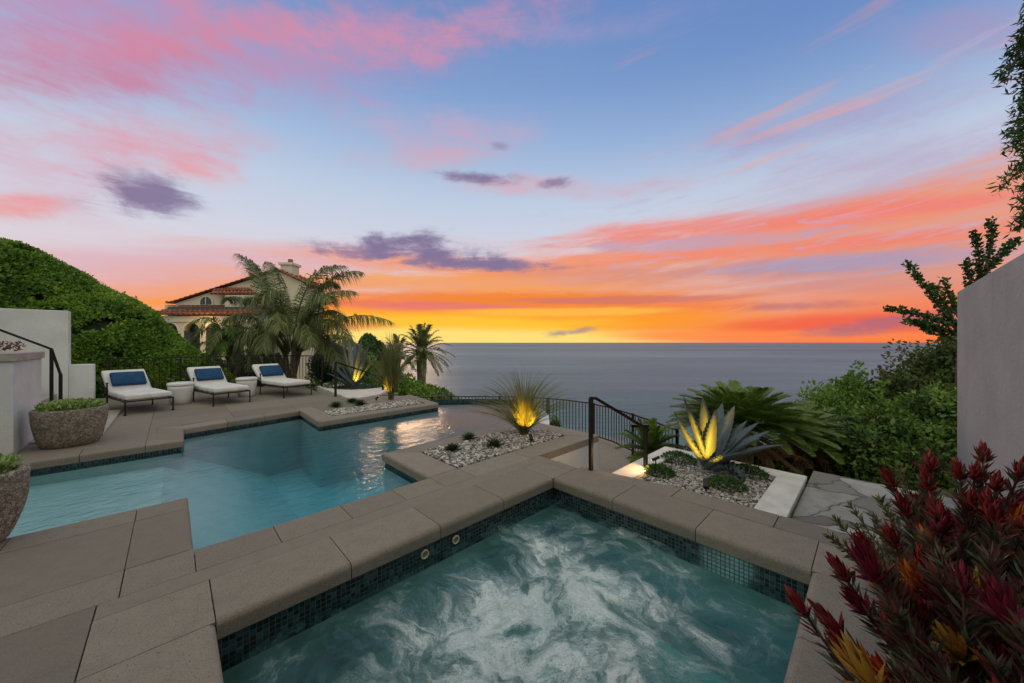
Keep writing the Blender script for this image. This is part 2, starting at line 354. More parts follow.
def rdir(n): return nrm(rng.normal(size=(n, 3)))
def blob_leaves(cs, n, L, W, out=.6, up=.3, lump=.18, freq=3., tmpl='dia', seed=1, inner=.35):
    """leaves spread near the surfaces of ellipsoids cs = [(c, r)]; kept only outside the other ellipsoids' cores"""
    cs = [(np.array(c, float), np.array(r, float)) for c, r in cs]; w = np.array([r[0]*r[2]+r[1]*r[2]+r[0]*r[1] for c, r in cs]); w /= w.sum()
    Vs = []; O = []; Dn = []
    for i, ((c, r), ww) in enumerate(zip(cs, w)):
        m = int(n*ww); d = rdir(m); d[:, 2] = np.where(d[:, 2] < -.55, -d[:, 2], d[:, 2])
        rad = 1+lump*vnoise(d*np.mean(r), freq/np.mean(r)*1.6, seed+i)-rng.random(m)**2*inner
        p = c+d*r*rad[:, None]; keep = np.ones(m, bool)
        for j, (c2, r2) in enumerate(cs):
            if j != i: keep &= (np.linalg.norm((p-c2)/r2, axis=1) > .8)
        O.append(p[keep]); Dn.append(nrm(d/r)[keep])
    O = np.concatenate(O); Dn = np.concatenate(Dn); m = len(O)
    D = nrm(Dn*out+rdir(m)*.8+np.array([0, 0, up])); U = nrm(Dn+rdir(m)*.7)
    sz = rng.uniform(.65, 1.25, m)
    return inst(DIA_V if tmpl == 'dia' else LANCE_V, DIA_F if tmpl == 'dia' else LANCE_F, O, D, U, L*sz, W*sz)
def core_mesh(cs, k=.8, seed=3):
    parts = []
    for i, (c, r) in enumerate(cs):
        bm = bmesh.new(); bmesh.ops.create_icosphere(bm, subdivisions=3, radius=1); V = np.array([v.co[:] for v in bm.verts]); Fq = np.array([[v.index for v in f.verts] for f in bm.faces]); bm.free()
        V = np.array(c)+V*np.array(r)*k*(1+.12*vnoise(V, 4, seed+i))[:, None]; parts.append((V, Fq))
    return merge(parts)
def shrub(name, cs, n, L, W, m, label, cat, group=None, stems=True, tmpl='dia', core=.78, **kw):
    c0, r0 = cs[0]; base = (c0[0], c0[1], c0[2]-r0[2]); t = thing(name, base, label, cat, group)
    V, Fq = blob_leaves(cs, n, L, W, tmpl=tmpl, **kw); tri('foliage', V, Fq, m, t)
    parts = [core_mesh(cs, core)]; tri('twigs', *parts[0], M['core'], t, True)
    if stems:
        ps = []
        for k in range(5):
            a = k*1.26; p0 = np.array(base)+np.array((math.cos(a)*.05, math.sin(a)*.05, 0)); p1 = np.array(c0)+np.array((math.cos(a)*r0[0]*.5, math.sin(a)*r0[1]*.5, 0)); ps.append(tube([p0, (p0+p1)/2+(0, 0, .05), p1], [.03, .025, .012]))
        tri('trunk', *merge(ps), M['bark'], t, True)
    return t
def bez(p0, p1, p2, n): 
    u = np.linspace(0, 1, n)[:, None]; return (1-u)**2*np.array(p0, float)+2*u*(1-u)*np.array(p1, float)+u**2*np.array(p2, float)
def frond(p0, p1, p2, nl=40, L=.5, W=.03, droop=.5, start=.15, vee=.3, fwd=.7, taper=True, seg=2, rr=.02, jitter=.15):
    """a pinnate frond: rachis tube + leaflets"""
    pts = bez(p0, p1, p2, 16); Vr, Fr = tube(pts, np.linspace(rr, rr*.25, 16), 4)
    u = np.linspace(start, 1, nl); cu = bez(p0, p1, p2, 200); idx = (u*199).astype(int); O = cu[idx]; T = nrm(np.gradient(cu, axis=0))[idx]
    up = np.array([0, 0, 1.]); S = nrm(np.cross(T, up+1e-3)); Nn = nrm(np.cross(S, T))
    ln = L*(np.sin(np.pi*np.clip((u-start)/(1-start)*.86+.14, 0, 1))**.6*.8+.2) if taper else L*np.ones(nl)
    Vs, Fs = [Vr], [np.concatenate([Fr[:, [0, 1, 2]], Fr[:, [0, 2, 3]]])]; o = len(Vr)
    for sgn in (-1, 1):
        n = nl; D = nrm(S*sgn+T*(fwd+u[:, None]*.6)+Nn*vee+rng.normal(size=(n, 3))*jitter); l = ln*rng.uniform(.85, 1.1, n)
        side = nrm(np.cross(D, Nn)); P0 = O; w = W*np.ones(n)
        P1 = P0+D*(l*.5)[:, None]+np.array([0, 0, -1.])*(l*droop*.12)[:, None]; P2 = P1+nrm(D+np.array([0, 0, -droop*1.6]))*(l*.5)[:, None]
        V = np.stack([P0-side*(w*.3)[:, None], P0+side*(w*.3)[:, None], P1-side*(w*.5)[:, None], P1+side*(w*.5)[:, None], P2], 1).reshape(-1, 3)
        k = (np.arange(n)*5)[:, None]; Fq = np.concatenate([k+np.array([[0, 1, 3]]), k+np.array([[0, 3, 2]]), k+np.array([[2, 3, 4]])])
        Vs.append(V); Fs.append(Fq+o); o += len(V)
    return np.concatenate(Vs), np.concatenate(Fs)
def copy_tree(o, parent=None):
    c = o.copy(); C.objects.link(c); c.parent = parent
    for ch in o.children: copy_tree(ch, c)
    return c
def struct(name, bm, m, smooth=False): o = frombm(name, bm, m, None, smooth); o['kind'] = 'structure'; return o
SKY = 1.0
# ------------------------------------------------------------------ setting: ground, sea
plateau = np.array([(-80, -40), (-80, 80), (-26, 62), (-11, 30), (-5.5, 15.5), (-2, 12.4), (.6, 12.2), (2.6, 11.0), (3.6, 9), (5.2, 8.4), (9, 9.5), (15, 7), (40, 10), (40, -40)], float)
def outside(xy):
    d = np.full(len(xy), 1e9); ins = np.zeros(len(xy), bool); n = len(plateau)
    for i in range(n):
        a, b = plateau[i], plateau[(i+1) % n]; ab = b-a; t = np.clip(((xy-a)@ab)/(ab@ab), 0, 1); d = np.minimum(d, np.linalg.norm(xy-a-t[:, None]*ab, axis=1))
        c = ((a[1] > xy[:, 1]) != (b[1] > xy[:, 1])) & (xy[:, 0] < (b[0]-a[0])*(xy[:, 1]-a[1])/(b[1]-a[1]+1e-12)+a[0]); ins ^= c
    d[ins] = 0; return d
def ground_z(xy):
    d = outside(np.atleast_2d(np.asarray(xy, float))); return -1.75-.72*d-.4*(d > .5)*vnoise(np.c_[np.atleast_2d(xy), d*0], .3, 5)
gx = np.arange(-80, 121, 1.4); gy = np.arange(-40, 141, 1.4); GX, GY = np.meshgrid(gx, gy); xy = np.c_[GX.ravel(), GY.ravel()]
gz = np.maximum(ground_z(xy), -46); V = np.c_[xy, gz]; nx = len(gx); i = np.arange(len(gy)-1)[:, None]*nx+np.arange(nx-1)[None]; i = i.ravel()
o = tri('hillside_ground', V, np.c_[i, i+1, i+nx+1, i+nx], M['slopeground'], None, True); o['kind'] = 'structure'
bm = bmesh.new(); R_ = 60000
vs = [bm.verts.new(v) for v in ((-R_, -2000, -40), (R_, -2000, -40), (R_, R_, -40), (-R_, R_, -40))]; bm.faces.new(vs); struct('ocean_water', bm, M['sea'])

# ------------------------------------------------------------------ pool deck
WZ, SZ = -.16, -.255
g = .003
water_segs = [((.12, -4.96), (-2., -4.96)), ((.12, -4.96), (.12, -3.67)), ((.12, -3.67), (2.18, -3.67)), ((2.18, -3.67), (2.18, -4.95)), ((2.18, -4.95), (4.95, -5.0)), ((4.95, -5.), (5.25, -4.7)),
    ((-2., -7.87), (.14, -7.87)), ((.14, -7.87), (.16, -8.93)), ((.16, -8.93), (2.15, -9.37)), ((2.15, -9.37), (2.12, -7.8)), ((2.12, -7.8), (5.03, -7.95)),
    ((.18, -2.62), (3.22, -2.62)), ((.18, -2.62), (.18, -.30)), ((3.22, -2.62), (3.22, -.30)), ((.18, -.30), (3.22, -.30))]
def is_water(co):
    s = co.x*A[0]+co.y*A[1]; t = co.x*B[0]+co.y*B[1]
    for (a, b), (c, d) in water_segs:
        L2 = (c-a)**2+(d-b)**2; k = max(0, min(1, ((s-a)*(c-a)+(t-b)*(d-b))/L2))
        if math.hypot(s-a-k*(c-a), t-b-k*(d-b)) < .03 and .02 < k < .98: return True
    return False
def slab(bm, pts, z1=0., th=.11, r=.035):
    cx = sum(p[0] for p in pts)/len(pts); cy = sum(p[1] for p in pts)/len(pts)
    q = []
    for p in pts:
        d = math.hypot(p[0]-cx, p[1]-cy); q.append((p[0]-(p[0]-cx)/d*g*1.3, p[1]-(p[1]-cy)/d*g*1.3))
    q = stp(q)
    area = sum(q[i][0]*q[(i+1) % len(q)][1]-q[(i+1) % len(q)][0]*q[i][1] for i in range(len(q)))
    if area < 0: q = q[::-1]
    prism(bm, q, z1-th, z1, .002, is_water, r)
def rect(s0, s1, t0, t1): return [(s0, t0), (s1, t0), (s1, t1), (s0, t1)]
bc = bmesh.new()                                  # coping stones
js = [.18, .93, 1.68, 2.43, 3.22]
for a, b in zip(js[:-1], js[1:]): slab(bc, rect(a, b, -3.12, -2.62), r=.04)
slab(bc, rect(-.33, .18, -3.12, -2.62))
for a, b in ((-2.62, -1.85), (-1.85, -1.06)): slab(bc, rect(3.22, 3.72, a, b), r=.04)
slab(bc, [(3.22, -1.06), (3.72, -1.06), (3.74, -.30), (3.22, -.30)], r=.04)
slab(bc, rect(3.22, 3.56, -3.12, -2.62))
for a, b in ((-2.62, -1.9), (-1.9, -1.15), (-1.15, -.3)): slab(bc, rect(-.33, .18, a, b), r=.04)
for a, b in ((.18, .95), (.95, 1.7), (1.7, 2.45), (2.45, 3.22), (3.22, 3.74)): slab(bc, rect(a, b, -.30, .2), r=.04)
for a, b in ((.12, .63), (.63, 1.18), (1.18, 1.71), (1.71, 2.18)): slab(bc, rect(a, b, -3.67, -3.29))
for a, b in ((-.24, .12), (-.95, -.24), (-1.7, -.95), (-2.5, -1.7)): slab(bc, rect(a, b, -3.67, -3.29)); slab(bc, rect(a, b, -4.96, -4.6))
# near peninsula frame round the pebble bed s 2.55..4.85, t -4.62..-3.68
slab(bc, [(2.18, -4.95), (2.6, -4.62), (2.6, -3.68), (2.18, -3.67)]); slab(bc, [(2.18, -3.67), (2.6, -3.68), (2.6, -3.29), (2.18, -3.29)])
slab(bc, [(2.18, -4.95), (3.6, -4.975), (3.6, -4.62), (2.6, -4.62)]); slab(bc, [(3.6, -4.975), (4.95, -5.), (4.85, -4.62), (3.6, -4.62)])
slab(bc, [(4.95, -5.), (5.25, -4.7), (5.28, -3.29), (4.85, -3.68), (4.85, -4.62)])
slab(bc, rect(2.6, 3.56, -3.68, -3.29)); slab(bc, [(3.56, -3.68), (4.85, -3.68), (5.28, -3.29), (3.56, -3.29)])
# far deck coping
for a, b in ((-1.6, -.95), (-.95, -.3)): slab(bc, rect(a, b, -8.22, -7.87))
slab(bc, [(-.3, -8.22), (-.2, -8.22), (.14, -7.87), (-.3, -7.87)])
slab(bc, [(-.2, -8.22), (.14, -7.87), (.16, -8.93), (-.2, -9.3)])
def fe(s): return -8.93-(s-.16)/1.99*.44
for a, b in ((.16, .8), (.8, 1.45), (1.45, 2.15)): slab(bc, [(a if a > .2 else .16, fe(a)), (b, fe(b)), (b+(.0 if b < 2 else .0), fe(b)-.36), (a if a > .2 else -.2, fe(a)-.36)])
slab(bc, [(2.15, -9.37), (2.12, -7.8), (2.5, -8.17), (2.5, -9.73), (2.15, -9.73)])
slab(bc, [(2.12, -7.8), (3.6, -7.877), (3.6, -8.17), (2.5, -8.17)]); slab(bc, [(3.6, -7.877), (5.03, -7.95), (4.8, -8.2), (3.6, -8.17)])
slab(bc, [(5.03, -7.95), (5.25, -9.9), (4.95, -9.8), (4.8, -8.2)])
struct('coping_stones', bc, M['paving'])
bd = bmesh.new()                                  # field slabs
slab(bd, rect(-.33, 3.56, -3.29, -3.12), r=.001); slab(bd, rect(-.24, .12, -4.6, -3.67))
for a, b in ((-1.7, -.24), (-3.2, -1.7), (-4.8, -3.2)):
    slab(bd, rect(a, b, -4.6, -3.67))
slab(bd, rect(-4.8, -2.5, -4.96, -4.6)); slab(bd, rect(-4.8, -2.5, -3.67, -3.29))
for a, b in ((-1.7, -.33), (-3.2, -1.7), (-4.8, -3.2)):
    for c, d in ((-3.29, -2.0), (-2.0, -.7), (-.7, .6)): slab(bd, rect(a, b, c, d))
slab(bd, rect(-4.8, -2., -6.4, -4.96)); slab(bd, rect(-4.8, -2., -7.87, -6.4))
slab(bd, [(3.56, -3.29), (3.56, -2.62), (3.72, -2.62), (3.72, -3.29)][::-1]); 
slab(bd, [(3.72, -2.62), (3.80, -2.62), (4.0, -1.46), (3.72, -1.46)]); slab(bd, [(3.72, -1.46), (4.0, -1.46), (4.04, -.6), (3.74, -.6)]); slab(bd, [(3.74, -.6), (4.04, -.6), (4.05, .2), (3.74, .2)])
ss_ = [-4.8, -3.2, -1.6, -.3, .95, 2.15, 3.4, 4.4]; ts_ = [-10.4, -11.6, -12.9, -14.2, -15.45]
for a, b in zip(ss_[:-1], ss_[1:]):
    for c, d in zip(ts_[:-1], ts_[1:]):
        if a >= 3.3 and c < -11: continue
        slab(bd, rect(a, b, d, c))
slab(bd, rect(-4.8, -1.6, -10.4, -7.87)); slab(bd, rect(-1.6, -.3, -10.4, -8.22)); slab(bd, [(-.3, -8.22), (-.2, -8.22), (-.2, -9.3), (.16, -9.29), (.95, fe(.95)-.36), (.95, -10.4), (-.3, -10.4)][::-1])
slab(bd, [(.95, fe(.95)-.36), (2.15, -9.73), (2.15, -10.4), (.95, -10.4)]); slab(bd, [(2.15, -9.73), (2.5, -9.73), (2.5, -8.95), (3.4, -8.95), (3.4, -10.4), (2.15, -10.4)])
slab(bd, [(3.4, -8.95), (4.87, -9.0), (4.95, -9.8), (4.4, -10.4), (3.4, -10.4)])
slab(bd, rect(4.4, 5.1, -11.6, -10.4))
struct('pool_deck', bd, M['paving_smooth'])
bg = bmesh.new()
def sheet(bm, pts, z): q = stp(pts); bm.faces.new([bm.verts.new((p[0], p[1], z)) for p in q])
for r in (rect(-4.8, .10, -4.94, .6), rect(.10, .16, -3.6, .6), rect(-4.8, -2.02, -7.85, -4.9), rect(.16, 3.5, -3.65, -2.64), rect(2.2, 5.2, -4.93, -3.3), rect(3.24, 3.75, -3.25, .19), rect(.2, 3.2, -.28, .19)): sheet(bg, r, -.02)
sheet(bg, rect(-4.8, .12, -15.44, -7.89), -.02); sheet(bg, rect(.12, 3.4, -15.44, -9.4), -.02); sheet(bg, rect(2.2, 4.95, -9.8, -8.0), -.02)
struct('joint_bedding_floor', bg, M['grout'])
# drain slot on the near left deck
bm = bmesh.new(); box(bm, ST(-.235, -4.27, .001), (.035, .62, .004), ANG_B-math.pi/2+math.pi/2); bm.free()
# ------------------------------------------------------------------ pool basin + water
def wall_strip(bm, pts, z0, z1, closed=False, thick=.0):
    q = stp(pts); n = len(q)
    for i in range(n if closed else n-1):
        a, b = q[i], q[(i+1) % n]; bm.faces.new([bm.verts.new(v) for v in ((a[0], a[1], z0), (b[0], b[1], z0), (b[0], b[1], z1), (a[0], a[1], z1))])
arc = [(5.03, -9.0), (5.5, -8.75), (6.0, -8.4), (6.5, -8.0), (6.84, -7.55), (7.02, -7.1), (7.0, -6.6), (6.8, -6.15), (6.45, -5.7), (6.0, -5.3), (5.5, -4.9), (5.25, -4.7)]
i_ = .03
outline = [(-2., -4.96+i_), (.12-i_, -4.96+i_), (.12-i_, -3.67+i_), (2.18+i_, -3.67+i_), (2.18+i_, -4.95+i_), (4.95, -5.+i_), (5.25, -4.7)]
outline += arc[::-1][1:] + [(5.03, -7.95-i_), (2.12+i_, -7.8-i_), (2.15+i_, -9.37-i_), (.16-i_, -8.93-i_), (.14-i_, -7.87-i_), (-2., -7.87-i_)]
bm = bmesh.new(); wall_strip(bm, outline, -.215, -.05, True); o = struct('waterline_tile_band', bm, M['mosaic'])
bm = bmesh.new(); wall_strip(bm, outline, -1.35, -.215, True); sheet(bm, outline, -1.35)
# shelf and entry benches under water
def solid(bm, pts, z0, z1):
    q = stp(pts); area = sum(q[i][0]*q[(i+1) % len(q)][1]-q[(i+1) % len(q)][0]*q[i][1] for i in range(len(q)))
    prism(bm, q if area > 0 else q[::-1], z0, z1)
for (sa_, za), (sb_, zb_) in (((-2.0, -.32), (-.1, -.38)), ((-.1, -.38), (1.5, -1.32))):
    q0, q1, q2, q3 = [ST(*x) for x in ((sa_, -9.3, za), (sb_, -9.3, zb_), (sb_, -3.6, zb_), (sa_, -3.6, za))]; bm.faces.new([bm.verts.new(x) for x in (q0, q1, q2, q3)])
struct('pool_floor', bm, M['plaster'])
def grow(pts, d):
    p = np.array(pts, float); n = len(p); ar_ = sum(p[i][0]*p[(i+1) % n][1]-p[(i+1) % n][0]*p[i][1] for i in range(n)); sg = 1 if ar_ > 0 else -1; out_ = []
    for i in range(n):
        e0 = p[i]-p[i-1]; e1 = p[(i+1) % n]-p[i]; n0 = np.array((e0[1], -e0[0]))/np.linalg.norm(e0)*sg; n1 = np.array((e1[1], -e1[0]))/np.linalg.norm(e1)*sg; m = n0+n1; out_.append(p[i]+m*d/max(.4, 1+n0@n1)*1.)
    return [tuple(x) for x in out_]
def water_body(name, pts, z0, z1, m):
    bm = bmesh.new(); q = stp(pts); area = sum(q[i][0]*q[(i+1) % len(q)][1]-q[(i+1) % len(q)][0]*q[i][1] for i in range(len(q)))
    prism(bm, q if area > 0 else q[::-1], z0, z1); o = struct(name, bm, m); return o
water_body('pool_water', grow(outline, .012), -1.40, WZ, M['water'])
# overflow rim and outer wall of the vanishing edge
def offs(pts, d):
    p = np.array(pts); T = nrm(np.gradient(p, axis=0)); Nn = np.c_[T[:, 1], -T[:, 0]]; return p+Nn*d
ar = np.array(arc); o1 = offs(ar, -.02); cen = ar.mean(0)
sgn = 1 if np.linalg.norm(offs(ar, .5)-cen, axis=1).mean() > np.linalg.norm(offs(ar, -.5)-cen, axis=1).mean() else -1
inn, outr = offs(ar, sgn*.004), offs(ar, sgn*.24)
bm = bmesh.new(); n = len(ar)
for i in range(n-1):
    a, b, c, d = [stp([p])[0] for p in (inn[i], inn[i+1], outr[i+1], outr[i])]
    z = -.150; z2 = -.175
    v = [bm.verts.new(x) for x in ((*a, z), (*b, z), (*c, z2), (*d, z2), (*c, -1.7), (*d, -1.7), (*a, -1.7), (*b, -1.7))]
    bm.faces.new((v[0], v[1], v[2], v[3])); bm.faces.new((v[3], v[2], v[4], v[5])); bm.faces.new((v[1], v[0], v[6], v[7]))
bmesh.ops.remove_doubles(bm, verts=bm.verts[:], dist=.0005); o = frombm('vanishing_edge_wall', bm, M['stucco']); tagit(o, 'curved pale overflow wall at the far end of the pool, in front of the black fence', 'pool edge')
# ------------------------------------------------------------------ spa basin
so = rect(.15, 3.25, -2.65, -.27)
bm = bmesh.new(); wall_strip(bm, so, -.33, -.05, True); struct('spa_tile_band', bm, M['mosaic'])
bm = bmesh.new(); wall_strip(bm, so, -1.25, -.33, True); sheet(bm, so, -1.25); solid(bm, rect(.16, 3.24, -2.64, -2.2), -1.24, -.78); solid(bm, rect(2.8, 3.24, -2.19, -.28), -1.24, -.78); solid(bm, rect(.16, 2.79, -.70, -.28), -1.24, -.78)
struct('spa_floor', bm, M['spaplaster'])
n1, n2 = 150, 120; S_, T_ = np.meshgrid(np.linspace(.138, 3.262, n1), np.linspace(-2.662, -.258, n2)); S_, T_ = S_.ravel(), T_.ravel()
pp = np.c_[S_, T_, S_*0]; w = np.exp(-(.6*(S_-1.55)**2+1.2*(T_+1.6)**2)*1.3)
hz = .03*vnoise(pp+.2*vnoise(pp, 3, 9)[:, None], 9, 2)*w+.01*vnoise(pp, 24, 4)*(w+.12)+.007*vnoise(pp, 60, 6)*w
Vt = np.c_[S_*A[0]+T_*B[0], S_*A[1]+T_*B[1], SZ+hz]; nb = len(Vt); Vb = Vt.copy(); Vb[:, 2] = -1.3
i = (np.arange(n2-1)[:, None]*n1+np.arange(n1-1)[None]).ravel(); Fq = [np.c_[i, i+1, i+n1+1, i+n1]]
c4 = [0, n1-1, n1*n2-1, n1*(n2-1)]
per = list(range(0, n1))+[k*n1+n1-1 for k in range(1, n2)]+[n1*(n2-1)+k for k in range(n1-2, -1, -1)]+[k*n1 for k in range(n2-2, 0, -1)]
pl = np.array(per); m_ = len(pl); Vs = np.concatenate([Vt, Vb[pl]]); k = np.arange(m_); Fq.append(np.c_[pl[(k+1) % m_], pl, nb+k, nb+(k+1) % m_])
me = bpy.data.meshes.new('spa_water'); me.from_pydata(Vs.tolist(), [], [tuple(map(int, f)) for f in np.concatenate(Fq)]+[tuple(range(nb, nb+m_))]); me.polygons.foreach_set('use_smooth', [True]*len(me.polygons))
bm = bmesh.new(); bm.from_mesh(me); bmesh.ops.recalc_face_normals(bm, faces=bm.faces[:]); bm.to_mesh(me); bm.free()
o = link(me, 'spa_water', M['spawater']); o['kind'] = 'structure'
for k, (s, lab) in enumerate(((1.536, 'cream round air fitting in the dark spa tiles, the left and nearer of the two'), (1.853, 'cream round air fitting in the dark spa tiles, the right and farther of the two'))):
    c = Vector(ST(s, -2.65, -.195)); t = thing('spa_jet_fitting', tuple(c), lab, 'spa jet', 'air fittings in the spa wall')
    bm = bmesh.new(); R = Matrix.Translation(c) @ Matrix.Rotation(ANG_B, 4, 'Z') @ Matrix.Rotation(math.pi/2, 4, 'Y')
    ro, ri = .038, .028; prof = [(ro, .002), (ro, .012), (.034, .017), (ri, .014), (ri, .004)]; rings = [[bm.verts.new(R @ Vector((r*math.cos(a*math.pi/12), r*math.sin(a*math.pi/12), z))) for a in range(24)] for r, z in prof]
    for i in range(4):
        for q in range(24): bm.faces.new((rings[i][q], rings[i][(q+1) % 24], rings[i+1][(q+1) % 24], rings[i+1][q]))
    frombm('ring', bm, M['ring'], t, True)
    bm = bmesh.new(); bmesh.ops.create_circle(bm, cap_ends=True, radius=ri, segments=24, matrix=R @ Matrix.Translation((0, 0, .005))); bm2 = frombm('inner_cup', bm, M['cup'], t)
# ------------------------------------------------------------------ lower terrace, steps, path
bm = bmesh.new(); terr = [(-4.2, 12.0), (-1., 12.0), (1., 11.8), (2.3, 11.0), (3.1, 10.0), (3.5, 8.6), (3.7, 6.6), ST(5.4, -2.3)[:2], ST(3.9, -2.3)[:2], ST(3.6, -3.4)[:2], ST(5.3, -3.4)[:2], ST(5.4, -4.8)[:2], ST(5.0, -9.)[:2], (-5, 10.6)]
prism(bm, terr[::-1], -1.7, -1.18); struct('lower_terrace_floor', bm, M['paving'])
bm = bmesh.new(); q = stp([(3.56, -3.292), (5.26, -3.292), (5.26, -3.42), (3.56, -3.42)]); prism(bm, q, -1.18, -.112)
o = frombm('peninsula_wall', bm, M['stucco']); tagit(o, 'short white stucco wall under the paving beside the black handrail post', 'wall')
bm = bmesh.new(); q = stp([(5.262, -3.3), (5.262, -4.75), (5.16, -4.75), (5.16, -3.3)]); prism(bm, q, -1.18, -.112)
o = frombm('peninsula_wall', bm, M['stucco']); tagit(o, 'white stucco wall under the end of the paving, facing the curved fence', 'wall')
bm = bmesh.new()
for k in range(6):
    z = -.17*(k+1); s0 = 3.86+.28*k; solid(bm, rect(s0+.003*k, s0+.28, -3.28, -2.27), -1.5, z)
solid(bm, rect(3.575, 3.855, -3.28, -2.63), -1.5, -.115)
o = frombm('garden_steps', bm, M['cap']); tagit(o, 'stone steps going down beside the white gravel planter, behind the spa', 'steps')
bm = bmesh.new(); solid(bm, rect(4.055, 6.1, -.545, 1.6), -1.6, -.10); solid(bm, rect(4.055, 5.95, 1.6, 4.), -1.6, -.10); struct('flagstone_path', bm, M['flag'])
bm = bmesh.new(); solid(bm, rect(-2., 4.05, .205, .645), -.4, -.05); struct('planting_bed_ground', bm, M['soil'])
# white gravel planter
t = thing('gravel_planter', ST(4.7, -1.4, 0), 'white walled square planter of gravel and agave beyond the spa', 'planter')
bm = bmesh.new()
for pts in ([(3.86, -2.25), (5.5, -2.25), (5.24, -1.99), (3.9, -1.99)], [(5.5, -2.25), (5.5, -.55), (5.24, -.81), (5.24, -1.99)], [(5.5, -.55), (4.06, -.55), (4.06, -.81), (5.24, -.81)]):
    q = stp(pts); ar2 = sum(q[i][0]*q[(i+1) % 4][1]-q[(i+1) % 4][0]*q[i][1] for i in range(4)); prism(bm, q if ar2 > 0 else q[::-1], -.06, -.012, .006)
frombm('cap', bm, M['whitecap'], t)
bm = bmesh.new(); q = stp(rect(4.06, 5.485, -2.235, -.565))[::1]; prism(bm, q, -1.6, -.062); o = frombm('wall', bm, M['stucco'], t)
def pebbles(name, pts, z, r, n, label, mt=None):
    q = np.array(pts); lo, hi = q.min(0), q.max(0); out = []
    while len(out) < n:
        p = rng.uniform(lo, hi); ins = False
        for i in range(len(q)):
            a, b = q[i], q[(i+1) % len(q)]
            if (a[1] > p[1]) != (b[1] > p[1]) and p[0] < (b[0]-a[0])*(p[1]-a[1])/(b[1]-a[1])+a[0]: ins = not ins
        if ins: out.append(p)
    out = np.array(out); bm = bmesh.new(); bmesh.ops.create_icosphere(bm, subdivisions=1, radius=1); TV = np.array([v.co[:] for v in bm.verts]); TF = np.array([[v.index for v in f.verts] for f in bm.faces]); bm.free()
    X = out[:, 0]*A[0]+out[:, 1]*B[0]; Y = out[:, 0]*A[1]+out[:, 1]*B[1]; m = len(out)
    lay = rng.random(m); sc_ = r*rng.uniform(.55, 1.25, m); ax = np.stack([sc_*rng.uniform(.9, 1.5, m), sc_, sc_*rng.uniform(.5, .8, m)], 1); a = rng.uniform(0, 6.28, m)
    L = TV[None]*(1+.14*rng.normal(size=(m, len(TV), 1)))*ax[:, None]; x = L[..., 0]*np.cos(a)[:, None]-L[..., 1]*np.sin(a)[:, None]; y = L[..., 0]*np.sin(a)[:, None]+L[..., 1]*np.cos(a)[:, None]
    tl = rng.normal(size=(m, 1))*.35; zz = L[..., 2]+x*tl; V = np.stack([x+X[:, None], y+Y[:, None], zz+z+(lay*r*.9)[:, None]], -1).reshape(-1, 3)
    Fq = (TF[None]+(np.arange(m)*len(TV))[:, None, None]).reshape(-1, 3); o = tri(name, V, Fq, mt or M['pebble'], None, True); tagit(o, label, 'gravel', kind='stuff')
bm = bmesh.new(); sheet(bm, rect(4.07, 5.24, -1.99, -.81), -.058); sheet(bm, rect(3.72, 4.1, -1.99, -.81), -.13); struct('gravel_bed_ground', bm, M['grout'])
pebbles('gravel', rect(4.0, 5.22, -1.97, -.83), -.055, .016, 4200, 'grey and cream gravel in the white square planter')
bm = bmesh.new(); sheet(bm, rect(2.6, 4.85, -4.62, -3.68), -.015); sheet(bm, [(2.6, -8.95), (2.5, -8.2), (4.7, -8.25), (4.85, -9.0)], -.015); struct('pebble_bed_ground', bm, M['grout'])
pebbles('pebbles', rect(2.62, 4.83, -4.60, -3.70), -.012, .024, 3400, 'pale river pebbles round the lit grass on the near peninsula')
pebbles('pebbles', [(2.52, -8.93), (2.52, -8.2), (4.72, -8.23), (4.84, -8.98)], -.012, .026, 2300, 'pale river pebbles on the far peninsula')
# ------------------------------------------------------------------ walls on the right and left
bm = bmesh.new(); q = stp(rect(-1.5, 6.2, .65, .92)); prism(bm, q[::-1] if False else q, -1.6, 2.16, .01); o = frombm('garden_wall', bm, M['greywall']); tagit(o, 'tall plain grey stucco wall on the right behind the red flowers', 'wall')
ws = -1.62
t = thing('raised_planter', ST(ws, -8.5, 0), 'tall white raised planter at the left edge with a grey cap and rust plants', 'planter')
bm = bmesh.new(); prism(bm, stp(rect(-6, ws, -10.0, -8.5)), -.1, 1.33, .008); frombm('wall', bm, M['stucco'], t)
bm = bmesh.new(); prism(bm, stp(rect(-6, ws+.03, -10.03, -8.47)), 1.333, 1.45, .01); frombm('cap', bm, M['cap'], t)
bm = bmesh.new(); prism(bm, stp(rect(-6, -1.6, -12.3, -12.02)), -.1, 2.28, .01); o = frombm('garden_wall', bm, M['stucco']); tagit(o, 'high white wall standing in front of the hedge at left', 'wall')
bm = bmesh.new(); prism(bm, stp(rect(-1.597, -1.25, -12.28, -12.04)), -.1, 1.12, .01); o = frombm('low_wall', bm, M['stucco']); tagit(o, 'low white wall stub at the foot of the high left wall', 'wall')
bm = bmesh.new()
for k in range(4): solid(bm, rect(-3.2, -1.15-.3*k, -12.0, -10.06), 0.002 if k == 0 else .17*k, .17*(k+1)-.001)
o = frombm('garden_steps', bm, M['cap']); tagit(o, 'stone steps climbing to the left behind the far stone bowl', 'steps')
bm = bmesh.new(); solid(bm, rect(-1.6, -.85, -12.3, -9.2), .001, .03); o = struct('step_landing', bm, M['cap'])
